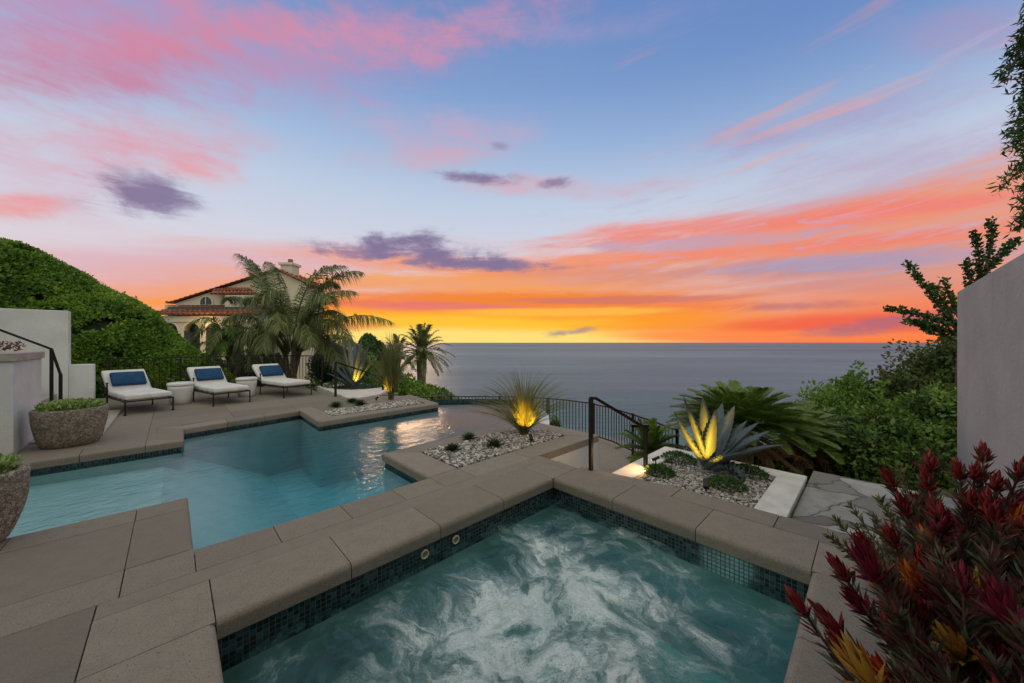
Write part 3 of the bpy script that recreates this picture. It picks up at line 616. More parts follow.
# ------------------------------------------------------------------ railings
def rail_thing(name, posts, rails, label, cat='handrail', w=.043):
    t = thing(name, posts[0][0], label, cat)
    for a, b in posts:
        bm = bmesh.new(); bar(bm, a, b, w); frombm('post', bm, M['metal'], t)
    for r in rails:
        bm = bmesh.new()
        for a, b in zip(r[:-1], r[1:]): bar(bm, a, b, w*.9, w*.8)
        for a in r[1:-1]: bmesh.ops.create_icosphere(bm, subdivisions=1, radius=w*.5, matrix=Matrix.Translation(a))
        frombm('rail', bm, M['metal'], t)
    return t
p1, p2 = Vector((.99, 4.39, -.1)), Vector((1.74, 4.56, -.09))
rail_thing('handrail', [(p1, Vector((.99, 4.39, .90))), (p2, Vector((1.74, 4.56, .48)))], [[Vector((.975, 4.385, .905)), Vector((1.05, 4.40, .90)), Vector((1.78, 4.57, .46))], [Vector((1.57, 4.62, .50)), Vector((1.80, 4.62, .50))]],
    'black metal handrail descending behind the spa from a tall square post')
q1 = (-8.42, 6.40); q2 = (-8.37, 6.49)
rail_thing('handrail', [((q1[0], q1[1], .1), (q1[0], q1[1], 1.47)), ((q2[0], q2[1], .1), (q2[0], q2[1], 1.02))], [[(q2[0], q2[1], 1.0), (q1[0], q1[1], 1.48), (q1[0]-A[0]*2.0, q1[1]-A[1]*2.0, 2.72)]], 'black metal handrail rising left above the rust plants')
pA = P(335.5, 396.5); pB = (pA[0]+1.0, pA[1]+1.1, -.4)
rail_thing('handrail', [(pA, (pA[0], pA[1], .98*1.05)), ((pB[0], pB[1], -.6), (pB[0], pB[1], .45))], [[(pA[0], pA[1], 1.02), (pB[0], pB[1], .45)]], 'short black handrail sloping past the left lit agave', w=.055)
def fence(name, pts, h, zb, sp, post_every, label, dense=True):
    t = thing(name, (*pts[0], zb), label, 'fence'); P_ = [Vector((*p, 0)) for p in pts]; seg = [(a, b) for a, b in zip(P_[:-1], P_[1:])]
    bm = bmesh.new()
    for a, b in seg: bar(bm, (a.x, a.y, zb+h), (b.x, b.y, zb+h), .045, .03)
    frombm('top_rail', bm, M['metal'], t); bm = bmesh.new()
    for a, b in seg: bar(bm, (a.x, a.y, zb+.1), (b.x, b.y, zb+.1), .03, .03)
    frombm('bottom_rail', bm, M['metal'], t)
    L = [0]
    for a, b in seg: L.append(L[-1]+(b-a).length)
    def at(d):
        for i, (a, b) in enumerate(seg):
            if d <= L[i+1] or i == len(seg)-1: return a+(b-a)*((d-L[i])/(L[i+1]-L[i]))
    n = int(L[-1]/post_every+.5); pd = [L[-1]*k/n for k in range(n+1)]
    for d in pd: p = at(d); bm = bmesh.new(); bar(bm, (p.x, p.y, zb), (p.x, p.y, zb+h+.03), .05); frombm('post', bm, M['metal'], t)
    nb = int(L[-1]/sp)
    for k in range(nb):
        d = (k+.5)*sp
        if min(abs(d-x) for x in pd) < .05: continue
        p = at(d); bm = bmesh.new(); bar(bm, (p.x, p.y, zb+.1), (p.x, p.y, zb+h), .015); frombm('baluster', bm, M['metal'], t)
    return t
cv = [(-3.6, 11.35), (-2.4, 11.5), (-1., 11.55), (.26, 11.43), (1.0, 11.2), (1.59, 10.9), (2.27, 10.3), (2.72, 9.5), (2.98, 8.7), (3.2, 7.9), (3.35, 7.1)]
fence('balustrade_fence', cv, 1.0, -1.18, .112, 1.5, 'curved black picket fence beyond the infinity pool above the ocean')
f1 = [ST(-1.3, -15.3)[:2], ST(2.35, -15.3)[:2], ST(3.78, -13.48)[:2]]
fence('balustrade_fence', f1, 1.13, 0.0, .12, 1.7, 'straight black picket fence behind the white loungers')
# ------------------------------------------------------------------ furniture
def cushion_bm(lx, ly, lz, r, puff=.02, mtx=None):
    bm = bmesh.new(); bmesh.ops.create_cube(bm, size=1, matrix=Matrix.Diagonal((lx, ly, lz, 1)))
    bmesh.ops.bevel(bm, geom=bm.edges[:], offset=r, segments=4, affect='EDGES', profile=.6)
    bmesh.ops.subdivide_edges(bm, edges=[e for e in bm.edges if e.calc_length() > min(lx, ly)*.4], cuts=7, use_grid_fill=True)
    for v in bm.verts:
        k = (1-min(1, (2*v.co.x/lx)**2))*(1-min(1, (2*v.co.y/ly)**2)); v.co.z += math.copysign(puff*k, v.co.z)
    if mtx: bmesh.ops.transform(bm, matrix=mtx, verts=bm.verts[:])
    return bm
def make_lounger():
    t = thing('sun_lounger', (0, 0, 0), 'x', 'sun lounger', 'white sun loungers in a row by the fence', rotz=.01)
    W = .78; hx = -1.42
    bm = bmesh.new()
    for y in (-W/2, W/2): bar(bm, (0, y, .30), (hx-.25, y, .30), .028)
    bar(bm, (0, -W/2, .30), (0, W/2, .30), .028); bar(bm, (hx-.25, -W/2, .30), (hx-.25, W/2, .30), .028)
    for x in (-.35, -.7, -1.05): bar(bm, (x, -W/2, .295), (x, W/2, .295), .02)
    for y in (-W/2, W/2): bar(bm, (hx-.2, y, .31), (hx-.75, y, .74), .024)
    bar(bm, (hx-.75, -W/2, .74), (hx-.75, W/2, .74), .024)
    frombm('frame', bm, M['metal'], t)
    for x, y in ((0, -W/2), (0, W/2), (hx, -W/2), (hx, W/2)):
        bm = bmesh.new(); bar(bm, (x, y, .02), (x, y, .60 if x else .31), .03, sides=8); bar(bm, (x, y, 0), (x, y, .025), .05, sides=8)
        if x: bmesh.ops.create_icosphere(bm, subdivisions=2, radius=.026, matrix=Matrix.Translation((x, y, .62))); bar(bm, (x, y, .50), (x-.42, y, .52), .02)
        frombm('leg', bm, M['metal'], t)
    frombm('seat_cushion', cushion_bm(1.42, .76, .12, .045, .02, Matrix.Translation((-.72, 0, .385))), M['cushion'], t, True)
    al = math.radians(38)
    R = Matrix.Translation((hx-.30, 0, .62)) @ Matrix.Rotation(al, 4, 'Y')
    frombm('back_cushion', cushion_bm(.80, .76, .12, .045, .02, R), M['cushion'], t, True)
    R2 = Matrix.Translation((hx-.17, .0, .70)) @ Matrix.Rotation(al+.12, 4, 'Y')
    frombm('pillow', cushion_bm(.40, .60, .09, .04, .045, R2), M['blue'], t, True)
    return t
L0 = make_lounger()
labs = ['white lounger with a blue pillow nearest the far stone bowl', 'white lounger with a blue pillow between the two drum tables', 'white lounger with a blue pillow nearest the tall palm']
for k, (s, tt) in enumerate(((-.36, -11.45), (1.12, -11.58), (2.68, -11.88))):
    o = L0 if k == 0 else copy_tree(L0); x, y, _ = ST(s, tt); o.location = (x, y, 0.001); o.rotation_euler = (0, 0, ANG_B+(.27, .23, .25)[k]); o['label'] = labs[k]
def make_stool():
    t = thing('drum_table', (0, 0, 0), 'x', 'side table', 'white drum side tables', rotz=.01); bm = bmesh.new()
    lathe(bm, [(.18, 0), (.20, .01), (.22, .15), (.24, .30), (.25, .40), (.252, .47)], (0, 0, 0), 32); frombm('base', bm, M['ceramic'], t, True)
    bm = bmesh.new(); lathe(bm, [(.235, .472), (.258, .476), (.27, .50), (.27, .53), (.255, .553), (.22, .562), (.10, .563), (.02, .563)], (0, 0, 0), 32); frombm('table_top', bm, M['ceramic'], t, True); return t
S0 = make_stool()
for k, ((x, y), l) in enumerate((((-8.66, 9.15), 'white drum side table between the first and second loungers from the left'), ((-7.92, 10.45), 'white drum side table between the second and third loungers from the left'))):
    o = S0 if k == 0 else copy_tree(S0); o.location = (x, y, .001); o.rotation_euler = (0, 0, k*.7); o['label'] = l
# stone bowls
def bowl(x, y, R, Rb, H, label, seed):
    t = thing('stone_planter_bowl', (x, y, 0), label, 'planter', 'cast stone bowls with pale flowers')
    bm = bmesh.new(); rr = random.Random(seed); ph = [rr.uniform(0, 6.28) for _ in range(4)]
    wob = lambda a, z: .012*math.sin(3*a+ph[0]+z*5)+.010*math.sin(7*a+ph[1]-z*9)+.008*math.sin(13*a+ph[2]+z*14)
    prof = [(Rb*.92, .002), (Rb, .02)]+[(Rb+(R-Rb)*math.sin(k/10*math.pi/2)**.75, .02+(H-.03)*k/10) for k in range(1, 11)]+[(R-.01, H), (R-.055, H), (R-.07, H-.05), (R-.10, H-.06)]
    lathe(bm, prof, (x, y, 0), 72, wob); frombm('bowl', bm, M['pot'], t, True)
    n = int(2600*R*R/.25); a = rng.uniform(0, 6.28, n); r = (R-.07)*np.sqrt(rng.random(n)); O = np.c_[x+r*np.cos(a), y+r*np.sin(a), H-.04+rng.random(n)*.13*(1-(r/R)**3*.6)]
    D = nrm(rdir(n)*.7+np.array([0, 0, .9])+np.c_[np.cos(a), np.sin(a), a*0]*(r/R)[:, None]*.8); V, Fq = inst(LANCE_V, LANCE_F, O, D, rdir(n), rng.uniform(.04, .075, n), rng.uniform(.03, .045, n)); tri('flowers', V, Fq, M['whiteflower'], t)
    n //= 2; a = rng.uniform(0, 6.28, n); r = (R-.06)*np.sqrt(rng.random(n)); O = np.c_[x+r*np.cos(a), y+r*np.sin(a), H-.05+rng.random(n)*.05]; V, Fq = inst(LANCE_V, LANCE_F, O, nrm(rdir(n)+[0, 0, .6]), rdir(n), .07, .04); tri('foliage', V, Fq, M['bright'], t)
bowl(-6.93, 5.5, .39, .29, .58, 'far stone bowl of pale flowers beside the lounger deck', 3)
bowl(-4.27, 2.72, .31, .21, .57, 'near stone bowl of pale flowers cut by the left edge', 5)
# rust plants in the raised planter
n = 1500; s = rng.uniform(-5.8, ws-.1, n); tt = rng.uniform(-9.9, -8.6, n); O = np.c_[s*A[0]+tt*B[0], s*A[1]+tt*B[1], 1.46+rng.random(n)*.14]
V, Fq = inst(LANCE_V, LANCE_F, O, nrm(rdir(n)+[0, 0, .8]), rdir(n), rng.uniform(.04, .09, n), .025)
o = tri('trailing_succulent', V, Fq, M['rustplant']); tagit(o, 'rust coloured low succulents growing in the tall raised planter at left', 'plant', kind='stuff')
# ------------------------------------------------------------------ rosettes (agaves and small succulents)
def blade(p0, d0, L, W, curl, th=.25, n=12, up=(0, 0, 1), serr=0., channel=.35, curlx=0.):
    """thick channelled leaf: returns V, tris"""
    d = nrm(np.array(d0, float)); upv = np.array(up, float); side = nrm(np.cross(d, upv)); u = np.linspace(0, 1, n)
    pts = [np.array(p0, float)]; dd = d.copy(); step = L/(n-1); nn = np.cross(side, dd); Ns = [nn]
    for i in range(1, n):
        dd = nrm(dd-nn*curl/(n-1)*(1 if curlx == 0 else (1+curlx*u[i]))); nn = np.cross(side, dd); pts.append(pts[-1]+dd*step); Ns.append(nn)
    pts = np.array(pts); Ns = np.array(Ns); w = W*np.clip(.55+1.5*u-1.35*u**2, 0, 1)*(1-u**3)**.9; w[-1] = .002; w[0] = W*.5
    if serr: w = w*(1+serr*(np.arange(n) % 2))
    cs = [(-1, channel), (-.55, 0), (0, -.12), (.55, 0), (1, channel), (.5, -th), (0, -th-.12), (-.5, -th)]
    V = np.stack([pts+side*(w/2*a)[:, None]+Ns*(w/2*b)[:, None] for a, b in cs], 1).reshape(-1, 3); k = 8; Fq = []
    for i in range(n-1):
        for j in range(k):
            a, b, c, e = i*k+j, i*k+(j+1) % k, (i+1)*k+(j+1) % k, (i+1)*k+j; Fq += [(a, b, c), (a, c, e)]
    return V, np.array(Fq)
def agave(name, base, leaves, m, label, cat='agave', group=None, serr=.1, partname='leaf', asparts=True):
    t = thing(name, base, label, cat, group)
    if asparts:
        for lf in leaves: V, Fq = blade(*lf[0:6], serr=serr, **(lf[6] if len(lf) > 6 else {})); tri(partname, V, Fq, m, t, True)
    else:
        V, Fq = merge([blade(*lf[0:6], serr=serr, n=7) for lf in leaves]); tri(partname, V, Fq, m, t, True)
    return t
ab = np.array((2.46, 4.40, -.04))
def toward(u, v, Y, base): return np.array(Q(u, v, Y))-base
tips = [(703, 404, 4.30, .13, .0), (716, 416, 4.2, .13, -.05), (672, 418, 4.5, .12, -.25), (684, 402, 4.35, .09, .0), (734, 412, 4.75, .15, -.1), (745, 425, 4.6, .12, .1), (756, 426, 4.4, .13, .15), (757, 440, 4.15, .10, .3), (782, 446, 4.3, .08, .45), (722, 408, 5.0, .14, 0), (740, 455, 3.98, .13, .3), (768, 434, 4.8, .10, .2)]
lv = []
for u, v, Y, w, c in tips:
    d = toward(u, v, Y, ab); L = np.linalg.norm(d)*1.03; lv.append((ab+nrm(d)*.02+np.array((0, 0, .04)), nrm(d)+np.array((0, 0, 1.))*c*.5, L, w*1.55, c, .18, dict(n=30, channel=.5)))
# one leaf curled over towards the lamp
d = np.array((.30, -.42, .75)); lv.append((ab+np.array((.06, -.08, .05)), d, .42, .20, 1.9, .12, dict(n=22, channel=.7, curlx=1.)))
agave('agave', tuple(ab), lv, M['agave'], 'large blue grey agave lit yellow in the white gravel planter', serr=.2)
lb = np.array(P(354, 389.5)); lv = []
for u, v, dY, w, c in ((362, 338, -.2, .24, 0), (371, 345, -.4, .2, -.1), (349, 340, .4, .24, 0), (341, 346, .1, .2, -.1), (334, 352, -.2, .22, .1), (355, 342, .6, .22, 0), (378, 352, .3, .2, .2), (330, 362, .4, .2, .3), (345, 355, .5, .22, 0.), (382, 368, .4, .18, .3), (340, 372, -.5, .2, .4), (326, 372, .1, .18, .3)):
    d = toward(u, v, lb[1]+dY, lb); lv.append((lb+np.array((0, 0, .05)), nrm(d)+np.array((0, 0, .4))*c, np.linalg.norm(d), w, c, .2, dict(n=18)))
agave('agave', tuple(lb), lv, M['agave'], 'tall pale agave lit yellow in the curved white planter by the palm')
def rosette(R, n, W, up=.5):
    out = []
    for k in range(n):
        a = k*2.399; e = .25+1.0*(1-k/n)**1.0 if False else .15+1.15*(k/n); out.append(((0, 0, .0), (math.cos(a)*math.cos(e), math.sin(a)*math.cos(e), math.sin(e)+.15), R*(1.05-.35*k/n), W, .25, .3))
    return out
r0 = None
small = [(452.6, 451, .18, 'small dark spiky succulent in the near pebble bed, leftmost of three'), (469, 439.5, .18, 'small dark spiky succulent in the near pebble bed, farthest of three'), (494.5, 447, .20, 'small dark spiky succulent in the near pebble bed, closest to the lit grass'),
         (336, 407, .22, 'small dark succulent at the left end of the far pebble bed'), (352, 402.8, .22, 'small succulent at the back of the far pebble bed'), (360, 405.5, .24, 'small green succulent at the front of the far pebble bed')]
for u, v, R, l in small:
    p = P(u, v)
    if r0 is None: r0 = agave('small_succulent', (0, 0, 0), rosette(1., 34, .2), M['aloe'], l, 'succulent', 'small spiky succulents in pebbles', 0., 'leaves', False); o = r0
    else: o = copy_tree(r0)
    o.location = (p[0], p[1], 0); o.scale = (R, R, R); o.rotation_euler = (0, 0, u); o['label'] = l
for u, v, rx, rz, l in ((659, 474, .17, .12, 'low green succulent clump beside the short rail post in the planter'), (678, 461, .22, .13, 'low green succulent clump at the back left of the white planter'), (726, 487, .19, .11, 'low green succulent clump in front of the lit agave'), (748, 475, .2, .13, 'dark green succulent clump at the back right of the white planter')):
    p = P(u, v, -.05); t = thing('succulent_clump', (p[0], p[1], -.05), l, 'succulent', 'green clumps in the white planter'); n = 700
    a = rng.uniform(0, 6.28, n); r = rx*np.sqrt(rng.random(n)); O = np.c_[p[0]+r*np.cos(a), p[1]+r*np.sin(a), -.04+rz*.75*(1-(r/rx)**2)*rng.uniform(.6, 1, n)]
    D = nrm(np.c_[np.cos(a)*r/rx, np.sin(a)*r/rx, np.full(n, .9)]+rdir(n)*.5); V, Fq = inst(LANCE_V, LANCE_F, O, D, rdir(n), rng.uniform(.03, .06, n), rng.uniform(.012, .02, n)); tri('leaves', V, Fq, M['moss'], t)
# fountain grasses
def grass(base, n, R, H, label, w=.010, upr=.5, name='fountain_grass'):
    t = thing(name, base, label, 'grass plant'); parts = []; b = np.array(base)
    for k in range(n):
        a = rng.uniform(0, 6.28); q = rng.random()**upr; rr = R*q; hh = H*(1-.55*q**2.2)*rng.uniform(.75, 1.08); o = b+np.array((math.cos(a), math.sin(a), 0))*.05*rng.random()
        tip = b+np.array((math.cos(a)*rr, math.sin(a)*rr, hh)); mid = b+np.array((math.cos(a)*rr*.28, math.sin(a)*rr*.28, hh*.82)); pts = bez(o, mid, tip, 8)
        T = nrm(np.gradient(pts, axis=0)); s_ = nrm(np.cross(T, np.array((math.sin(a*3), math.cos(a*3), .3)))); ww = (w*np.linspace(1, .15, 8))[:, None]; V = np.stack([pts-s_*ww/2, pts+s_*ww/2], 1).reshape(-1, 3)
        i = np.arange(7)[:, None]*2; parts.append((V, np.concatenate([i+np.array([[0, 1, 3]]), i+np.array([[0, 3, 2]])])))
    for k in range(n//3):
        a = rng.uniform(0, 6.28); o = b+np.array((math.cos(a), math.sin(a), 0))*.07*rng.random(); tip = b+np.array((math.cos(a), math.sin(a), 0))*rng.uniform(.03, .22)+np.array((0, 0, H*rng.uniform(.4, .75))); pts = bez(o, (o+tip)/2, tip, 8); s_ = nrm(np.array((math.sin(a*3), math.cos(a*3), .1)))[None]
        ww = (w*1.3*np.linspace(1, .15, 8))[:, None]; V = np.stack([pts-s_*ww/2, pts+s_*ww/2], 1).reshape(-1, 3); i = np.arange(7)[:, None]*2; parts.append((V, np.concatenate([i+np.array([[0, 1, 3]]), i+np.array([[0, 3, 2]])])))
    tri('blades', *merge(parts), M['grass'], t); return t
gb = P(524, 434.5); grass(gb, 560, 1.05, 1.17, 'fine fountain grass lit yellow on the near pebble peninsula')
gb2 = P(391, 399.5); grass(gb2, 520, .62, 1.8, 'upright grass clump lit yellow at the back of the far peninsula', .02, .7)
# garden lights
def uplight(base, aim, energy, label, spot=60, r=.03, h=.09, col=(1, .52, .035)):
    b = Vector(base); aim = Vector(aim); t = thing('garden_light', base, label, 'garden light', 'yellow garden uplights'); head = b+Vector((0, 0, h)); d = (aim-head).normalized()
    bm = bmesh.new(); bar(bm, b-Vector((0, 0, .03)), head, .016, sides=8); frombm('stake', bm, M['metal'], t)
    bm = bmesh.new(); bar(bm, head-d*.05, head+d*.05, r*2, sides=12); frombm('lamp_head', bm, M['metal'], t)
    bm = bmesh.new(); bar(bm, head+d*.0505, head+d*.053, r*1.5, sides=12); frombm('lens', bm, M['lens'], t)
    ld = bpy.data.lights.new('lamp', 'SPOT'); ld.energy = energy; ld.color = col; ld.spot_size = math.radians(spot); ld.spot_blend = .6; ld.shadow_soft_size = .02
    lo = bpy.data.objects.new('lamp', ld); C.objects.link(lo); lo.location = tuple(d*.06+Vector((0, 0, h))); lo.rotation_euler = d.to_track_quat('-Z', 'Y').to_euler(); lo.parent = t
uplight(P(706, 492, -.05), (ab[0]-.05, ab[1]+.0, .46), 110, 'black stake uplight in front of the large agave', 58)
uplight(P(531, 443), (gb[0], gb[1], .45), 130, 'black stake uplight at the foot of the fountain grass', 60)
uplight((lb[0]+.12, lb[1]-.42, .0), (lb[0]+.15, lb[1], .7), 90, 'small uplight before the left agave', 65)
uplight((gb2[0]-.28, gb2[1]-.3, .0), (gb2[0], gb2[1], .45), 40, 'small uplight beside the grass on the far peninsula', 60)
pl_ = P(655, 474, -.05); uplight((pl_[0]-.0, pl_[1]-.02, -.05), ST(4.2, -2.14, -.01), 12, 'small lamp low beside the short rail post washing the planter edge', 110, .018, .20, (1, .52, .15))
# curved white planter at left
t = thing('curved_planter', (lb[0], lb[1], 0), 'curved white planter edge around the left agave', 'planter'); bm = bmesh.new()
outer = [P(*p)[:2] for p in ((317, 387.6), (335, 394.5), (351, 400.3), (366, 398.2), (380, 395.2), (386, 392.5), (386, 389.5), (379, 386.8), (370, 385), (345, 383.4), (325, 384.2))]
prism(bm, outer if sum(outer[i][0]*outer[(i+1) % 11][1]-outer[(i+1) % 11][0]*outer[i][1] for i in range(11)) > 0 else outer[::-1], -1., .05, .01); frombm('cap', bm, M['whitecap'], t)
inn_ = [(lb[0]+.95*math.cos(a)*.9+.0, lb[1]+.35+.75*math.sin(a)) for a in np.linspace(0, 6.28, 20)[:-1]]
bm = bmesh.new(); prism(bm, inn_, .0, .056); frombm('soil', bm, M['soil'], t)
V, Fq = blob_leaves([((lb[0]-.6, lb[1]+.2, .1), (.5, .3, .16)), ((lb[0]+.5, lb[1]+.3, .1), (.35, .3, .12))], 1500, .07, .03); o = tri('ground_cover', V, Fq, M['moss']); tagit(o, 'low green plants at the foot of the left agave', 'ground cover', kind='stuff')
# ------------------------------------------------------------------ palms and cycads
def crown(name, c, fr, m, trunk, label, cat='palm', dry=None, **kw):
    t = thing(name, trunk[0], label, cat)
    V, Fq = tube(trunk, trunk_r(trunk), 10) if not isinstance(trunk[0][0], (list, tuple)) else (None, None)
    tri('trunk', V, Fq, M['trunk'], t, True)
    for f in fr: V, Fq = frond(*f, **kw); tri('frond', V, Fq, m, t)
    return t
def trunk_r(tr): return np.linspace(kr[0], kr[1], len(tr))
kr = (.12, .08)
# tall arching palm behind the fence (several stems, long drooping leaves)
YP = 13.6; kr = (.12, .08)
hb = Q(291, 345, YP); base = (hb[0], hb[1], -.3)
t = thing('queen_palm', base, 'large feathery palm with arching fronds behind the right lounger', 'palm tree')
stems = []
for k, (du, dv) in enumerate(((-6, 0), (3, -3), (9, 5), (-14, 8))):
    e = Q(291+du, 345+dv, YP+(.2, -.2, .3, -.1)[k]); stems.append(tube(bez(base, ((base[0]+e[0])/2, base[1], .4), e, 8), np.linspace(.13, .08, 8), 8))
tri('trunk', *merge(stems), M['trunk'], t, True)
def fr_px(b, c, e, Y0, Y1, Y2): return Q(*b, Y0), Q(*c, Y1), Q(*e, Y2)
F_ = [((289, 350), (262, 265), (238, 254), 0, 0, .4), ((292, 348), (300, 262), (345, 266), 0, -.2, -.4), ((296, 350), (315, 265), (362, 272), 0, .2, .3), ((298, 352), (340, 300), (392, 322), 0, -.1, -.5), ((288, 352), (262, 290), (252, 262), 0, .3, .8),
      ((286, 352), (255, 300), (225, 320), 0, -.3, -.8), ((286, 354), (250, 310), (216, 352), 0, .4, 1.0), ((292, 350), (280, 270), (262, 300), 0, -.7, -1.2), ((297, 352), (330, 290), (350, 345), 0, -.6, -1.), ((298, 354), (338, 312), (372, 362), 0, .3, .7),
      ((290, 350), (278, 285), (268, 262), 0, .5, 1.), ((294, 350), (320, 280), (330, 300), 0, -.8, -1.4), ((284, 355), (262, 310), (236, 345), 0, -.7, -1.1), ((297, 355), (318, 300), (325, 350), 0, .8, 1.2), ((288, 352), (272, 285), (280, 330), 0, -.9, -1.5), ((292, 352), (305, 300), (312, 345), 0, -.9, -1.3), ((285, 352), (240, 282), (228, 300), 0, .8, 1.4), ((299, 353), (345, 325), (352, 375), 0, .2, .5)]
F_ += [((296, 352), (325, 292), (343, 318), 0, -.3, -.7), ((294, 352), (312, 268), (338, 285), 0, .5, .9), ((290, 352), (270, 285), (244, 300), 0, -.2, -.5), ((289, 354), (262, 322), (248, 368), 0, -.5, -.9), ((297, 354), (326, 318), (340, 366), 0, -.4, -.8), ((293, 352), (300, 285), (308, 320), 0, .7, 1.1), ((288, 353), (268, 305), (262, 350), 0, -.7, -1.2), ((295, 350), (318, 282), (356, 292), 0, -.5, -.9)]
for b, c, e, a0, a1, a2 in F_:
    p0, p1, p2 = fr_px(b, c, e, YP+a0, YP+a1, YP+a2); V, Fq = frond(p0, p1, p2, nl=120, L=.88, W=.030, droop=1.35, start=.22, vee=.15, fwd=.45, rr=.035, jitter=.22); tri('frond', V, Fq, M['palm'], t)
# smaller yellowish palm left of it
bb = Q(228, 372, 14.2); t = thing('bushy_palm', (bb[0], bb[1], -.3), 'low bushy palm with yellow green fronds behind the middle lounger', 'palm tree')
V, Fq = merge([tube(bez((bb[0]+dx, bb[1], -.3), (bb[0]+dx*1.5, bb[1], .3), (bb[0]+dx*3, bb[1]+.1, .9), 6), .07, 8) for dx in (-.15, 0, .15)]); tri('trunk', V, Fq, M['trunk'], t, True)
for k in range(20):
    a = k*2.4+.3; e = Q(228, 368, 14.2); R = rng.uniform(1.0, 1.8); z = rng.uniform(1.4, 2.7); p0 = (bb[0], bb[1], .8); p2 = (bb[0]+math.cos(a)*R, bb[1]+math.sin(a)*R*.8, z-.9+.2*(k % 3)); p1 = (bb[0]+math.cos(a)*R*.4, bb[1]+math.sin(a)*R*.3, z+1.0)
    V, Fq = frond(p0, p1, p2, nl=44, L=.5, W=.03, droop=.8, start=.2, fwd=.6, rr=.025); tri('frond', V, Fq, M['bright'] if k % 3 else M['palm'], t)
# date palms on the slope
def date_palm(u, v, Y, R, zt, label, n=46):
    c = np.array(Q(u, v, Y)); zg = float(ground_z([c[:2]])[0]); t = thing('date_palm', (c[0], c[1], zg), label, 'palm tree', 'date palms on the slope')
    tr = [(c[0], c[1], zg-.2), (c[0], c[1], (zg+c[2])/2), (c[0], c[1], c[2]+.1)]; tri('trunk', *tube(tr, [R*.16, R*.13, R*.17], 10), M['trunk'], t, True)
    for k in range(n):
        a = k*2.39996; e = 1.45-2.05*(k/n)**.9; l = R*rng.uniform(.92, 1.08); d = np.array((math.cos(a)*math.cos(e), math.sin(a)*math.cos(e), math.sin(e)))
        p1 = c+d*l*.6+np.array((0, 0, .12*R)); p2 = c+d*l+np.array((0, 0, -.22*R*math.cos(e)-.05*R)); V, Fq = frond(c, p1, p2, nl=34, L=R*.2, W=R*.022, droop=.4, start=.12, vee=.35, fwd=.8, rr=R*.012); tri('frond', V, Fq, M['palm'], t)
date_palm(421.5, 352, 30, 2.75, 0, 'round headed date palm standing against the ocean')
date_palm(397, 356, 30.8, 2.1, 0, 'smaller palm partly hidden left of the round headed date palm', 30)
# sago cycads behind the gravel planter
def cycad(c, R, n, label, zlow=-.9, zb=None, L=.13, elev=(1.35, -.1), flat=1.):
    c = np.array(c); t = thing('sago_palm', (c[0], c[1], -1.2), label, 'cycad', 'cycads behind the gravel planter'); tri('trunk', *tube([(c[0], c[1], -1.25), (c[0], c[1], c[2]-.3), (c[0], c[1], c[2]+.02)], [.17, .16, .12], 12), M['trunk'], t, True)
    for k in range(n):
        a = k*2.39996+.4; e = elev[0]+(elev[1]-elev[0])*(k/n)**.8; l = R*rng.uniform(.9, 1.08); d = np.array((math.cos(a)*math.cos(e), math.sin(a)*math.cos(e), math.sin(e)*flat))
        p1 = c+d*l*.55+np.array((0, 0, .14*R)); p2 = c+d*l+np.array((0, 0, -.05*R*math.cos(e))); V, Fq = frond(c, p1, p2, nl=78, L=L*(1.1), W=.013*L/.13, droop=.12, start=.12, vee=.55, fwd=.55, rr=.012, jitter=.05); tri('frond', V, Fq, M['cycad'], t)
    for k in range(22):
        a = k*2.4; l = R*.8; d = np.array((math.cos(a)*.85, math.sin(a)*.85, -.32-.3*(k % 3)/2)); V, Fq = frond(c, c+d*l*.5, c+d*l, nl=30, L=L, W=.014, droop=.6, start=.2); tri('dry_frond', V, Fq, M['drypalm'], t)
cycad(Q(742, 430, 5.9), 1.22, 105, 'large dark green sago palm spreading behind the lit agave', L=.16, elev=(1.3, -.05), flat=.66)
cycad(Q(650, 452, 6.9), .66, 26, 'smaller sago palm against the curved fence', L=.15)
cycad(Q(800, 438, 6.6), .95, 44, 'sago palm with long side fronds between the big one and the right shrubs', L=.17, elev=(1.2, -.2), flat=.75)
# ------------------------------------------------------------------ shrubs
GR = 'shrubs on the slope at right'
shrub('leafy_shrub', [(Q(905, 455, 5.9), (.85, .7, .75)), (Q(950, 455, 5.7), (.7, .6, .95)), (Q(872, 470, 5.8), (.45, .5, .5)), (Q(925, 418, 5.9), (.4, .4, .35)), (Q(888, 428, 5.8), (.35, .35, .3)), (Q(866, 446, 5.7), (.28, .3, .25)), (Q(943, 408, 5.8), (.3, .3, .3))], 17000, .08, .045, M['bright'], 'bright green rounded shrub beside the end of the right wall', 'shrub', GR, tmpl='lance', lump=.3, freq=7., inner=.5, core=.68)
shrub('leafy_shrub', [(Q(938, 416, 8.0), (1.1, 1.0, 1.25)), (Q(985, 400, 7.6), (1.0, 1., 1.4)), (Q(897, 430, 8.2), (.9, .9, .95)), (Q(928, 372, 8.), (.4, .4, .35)), (Q(903, 388, 8.), (.4, .4, .33)), (Q(952, 362, 7.8), (.4, .4, .40)), (Q(873, 404, 8.1), (.35, .3, .3))], 20000, .10, .055, M['bronze'], 'tall bronze and green shrub behind the bright green one', 'shrub', GR, lump=.32, freq=7., inner=.5, core=.66)
shrub('leafy_shrub', [(Q(838, 440, 8.0), (.85, .8, .95)), (Q(862, 420, 8.4), (.8, .8, .95)), (Q(815, 460, 8.2), (.6, .6, .6)), (Q(852, 408, 8.2), (.35, .3, .28)), (Q(832, 418, 8.), (.3, .3, .26))], 15000, .10, .055, M['hedge'], 'dark green shrub between the sago palm and the bronze shrub', 'shrub', GR, lump=.32, freq=7., inner=.5, core=.66)
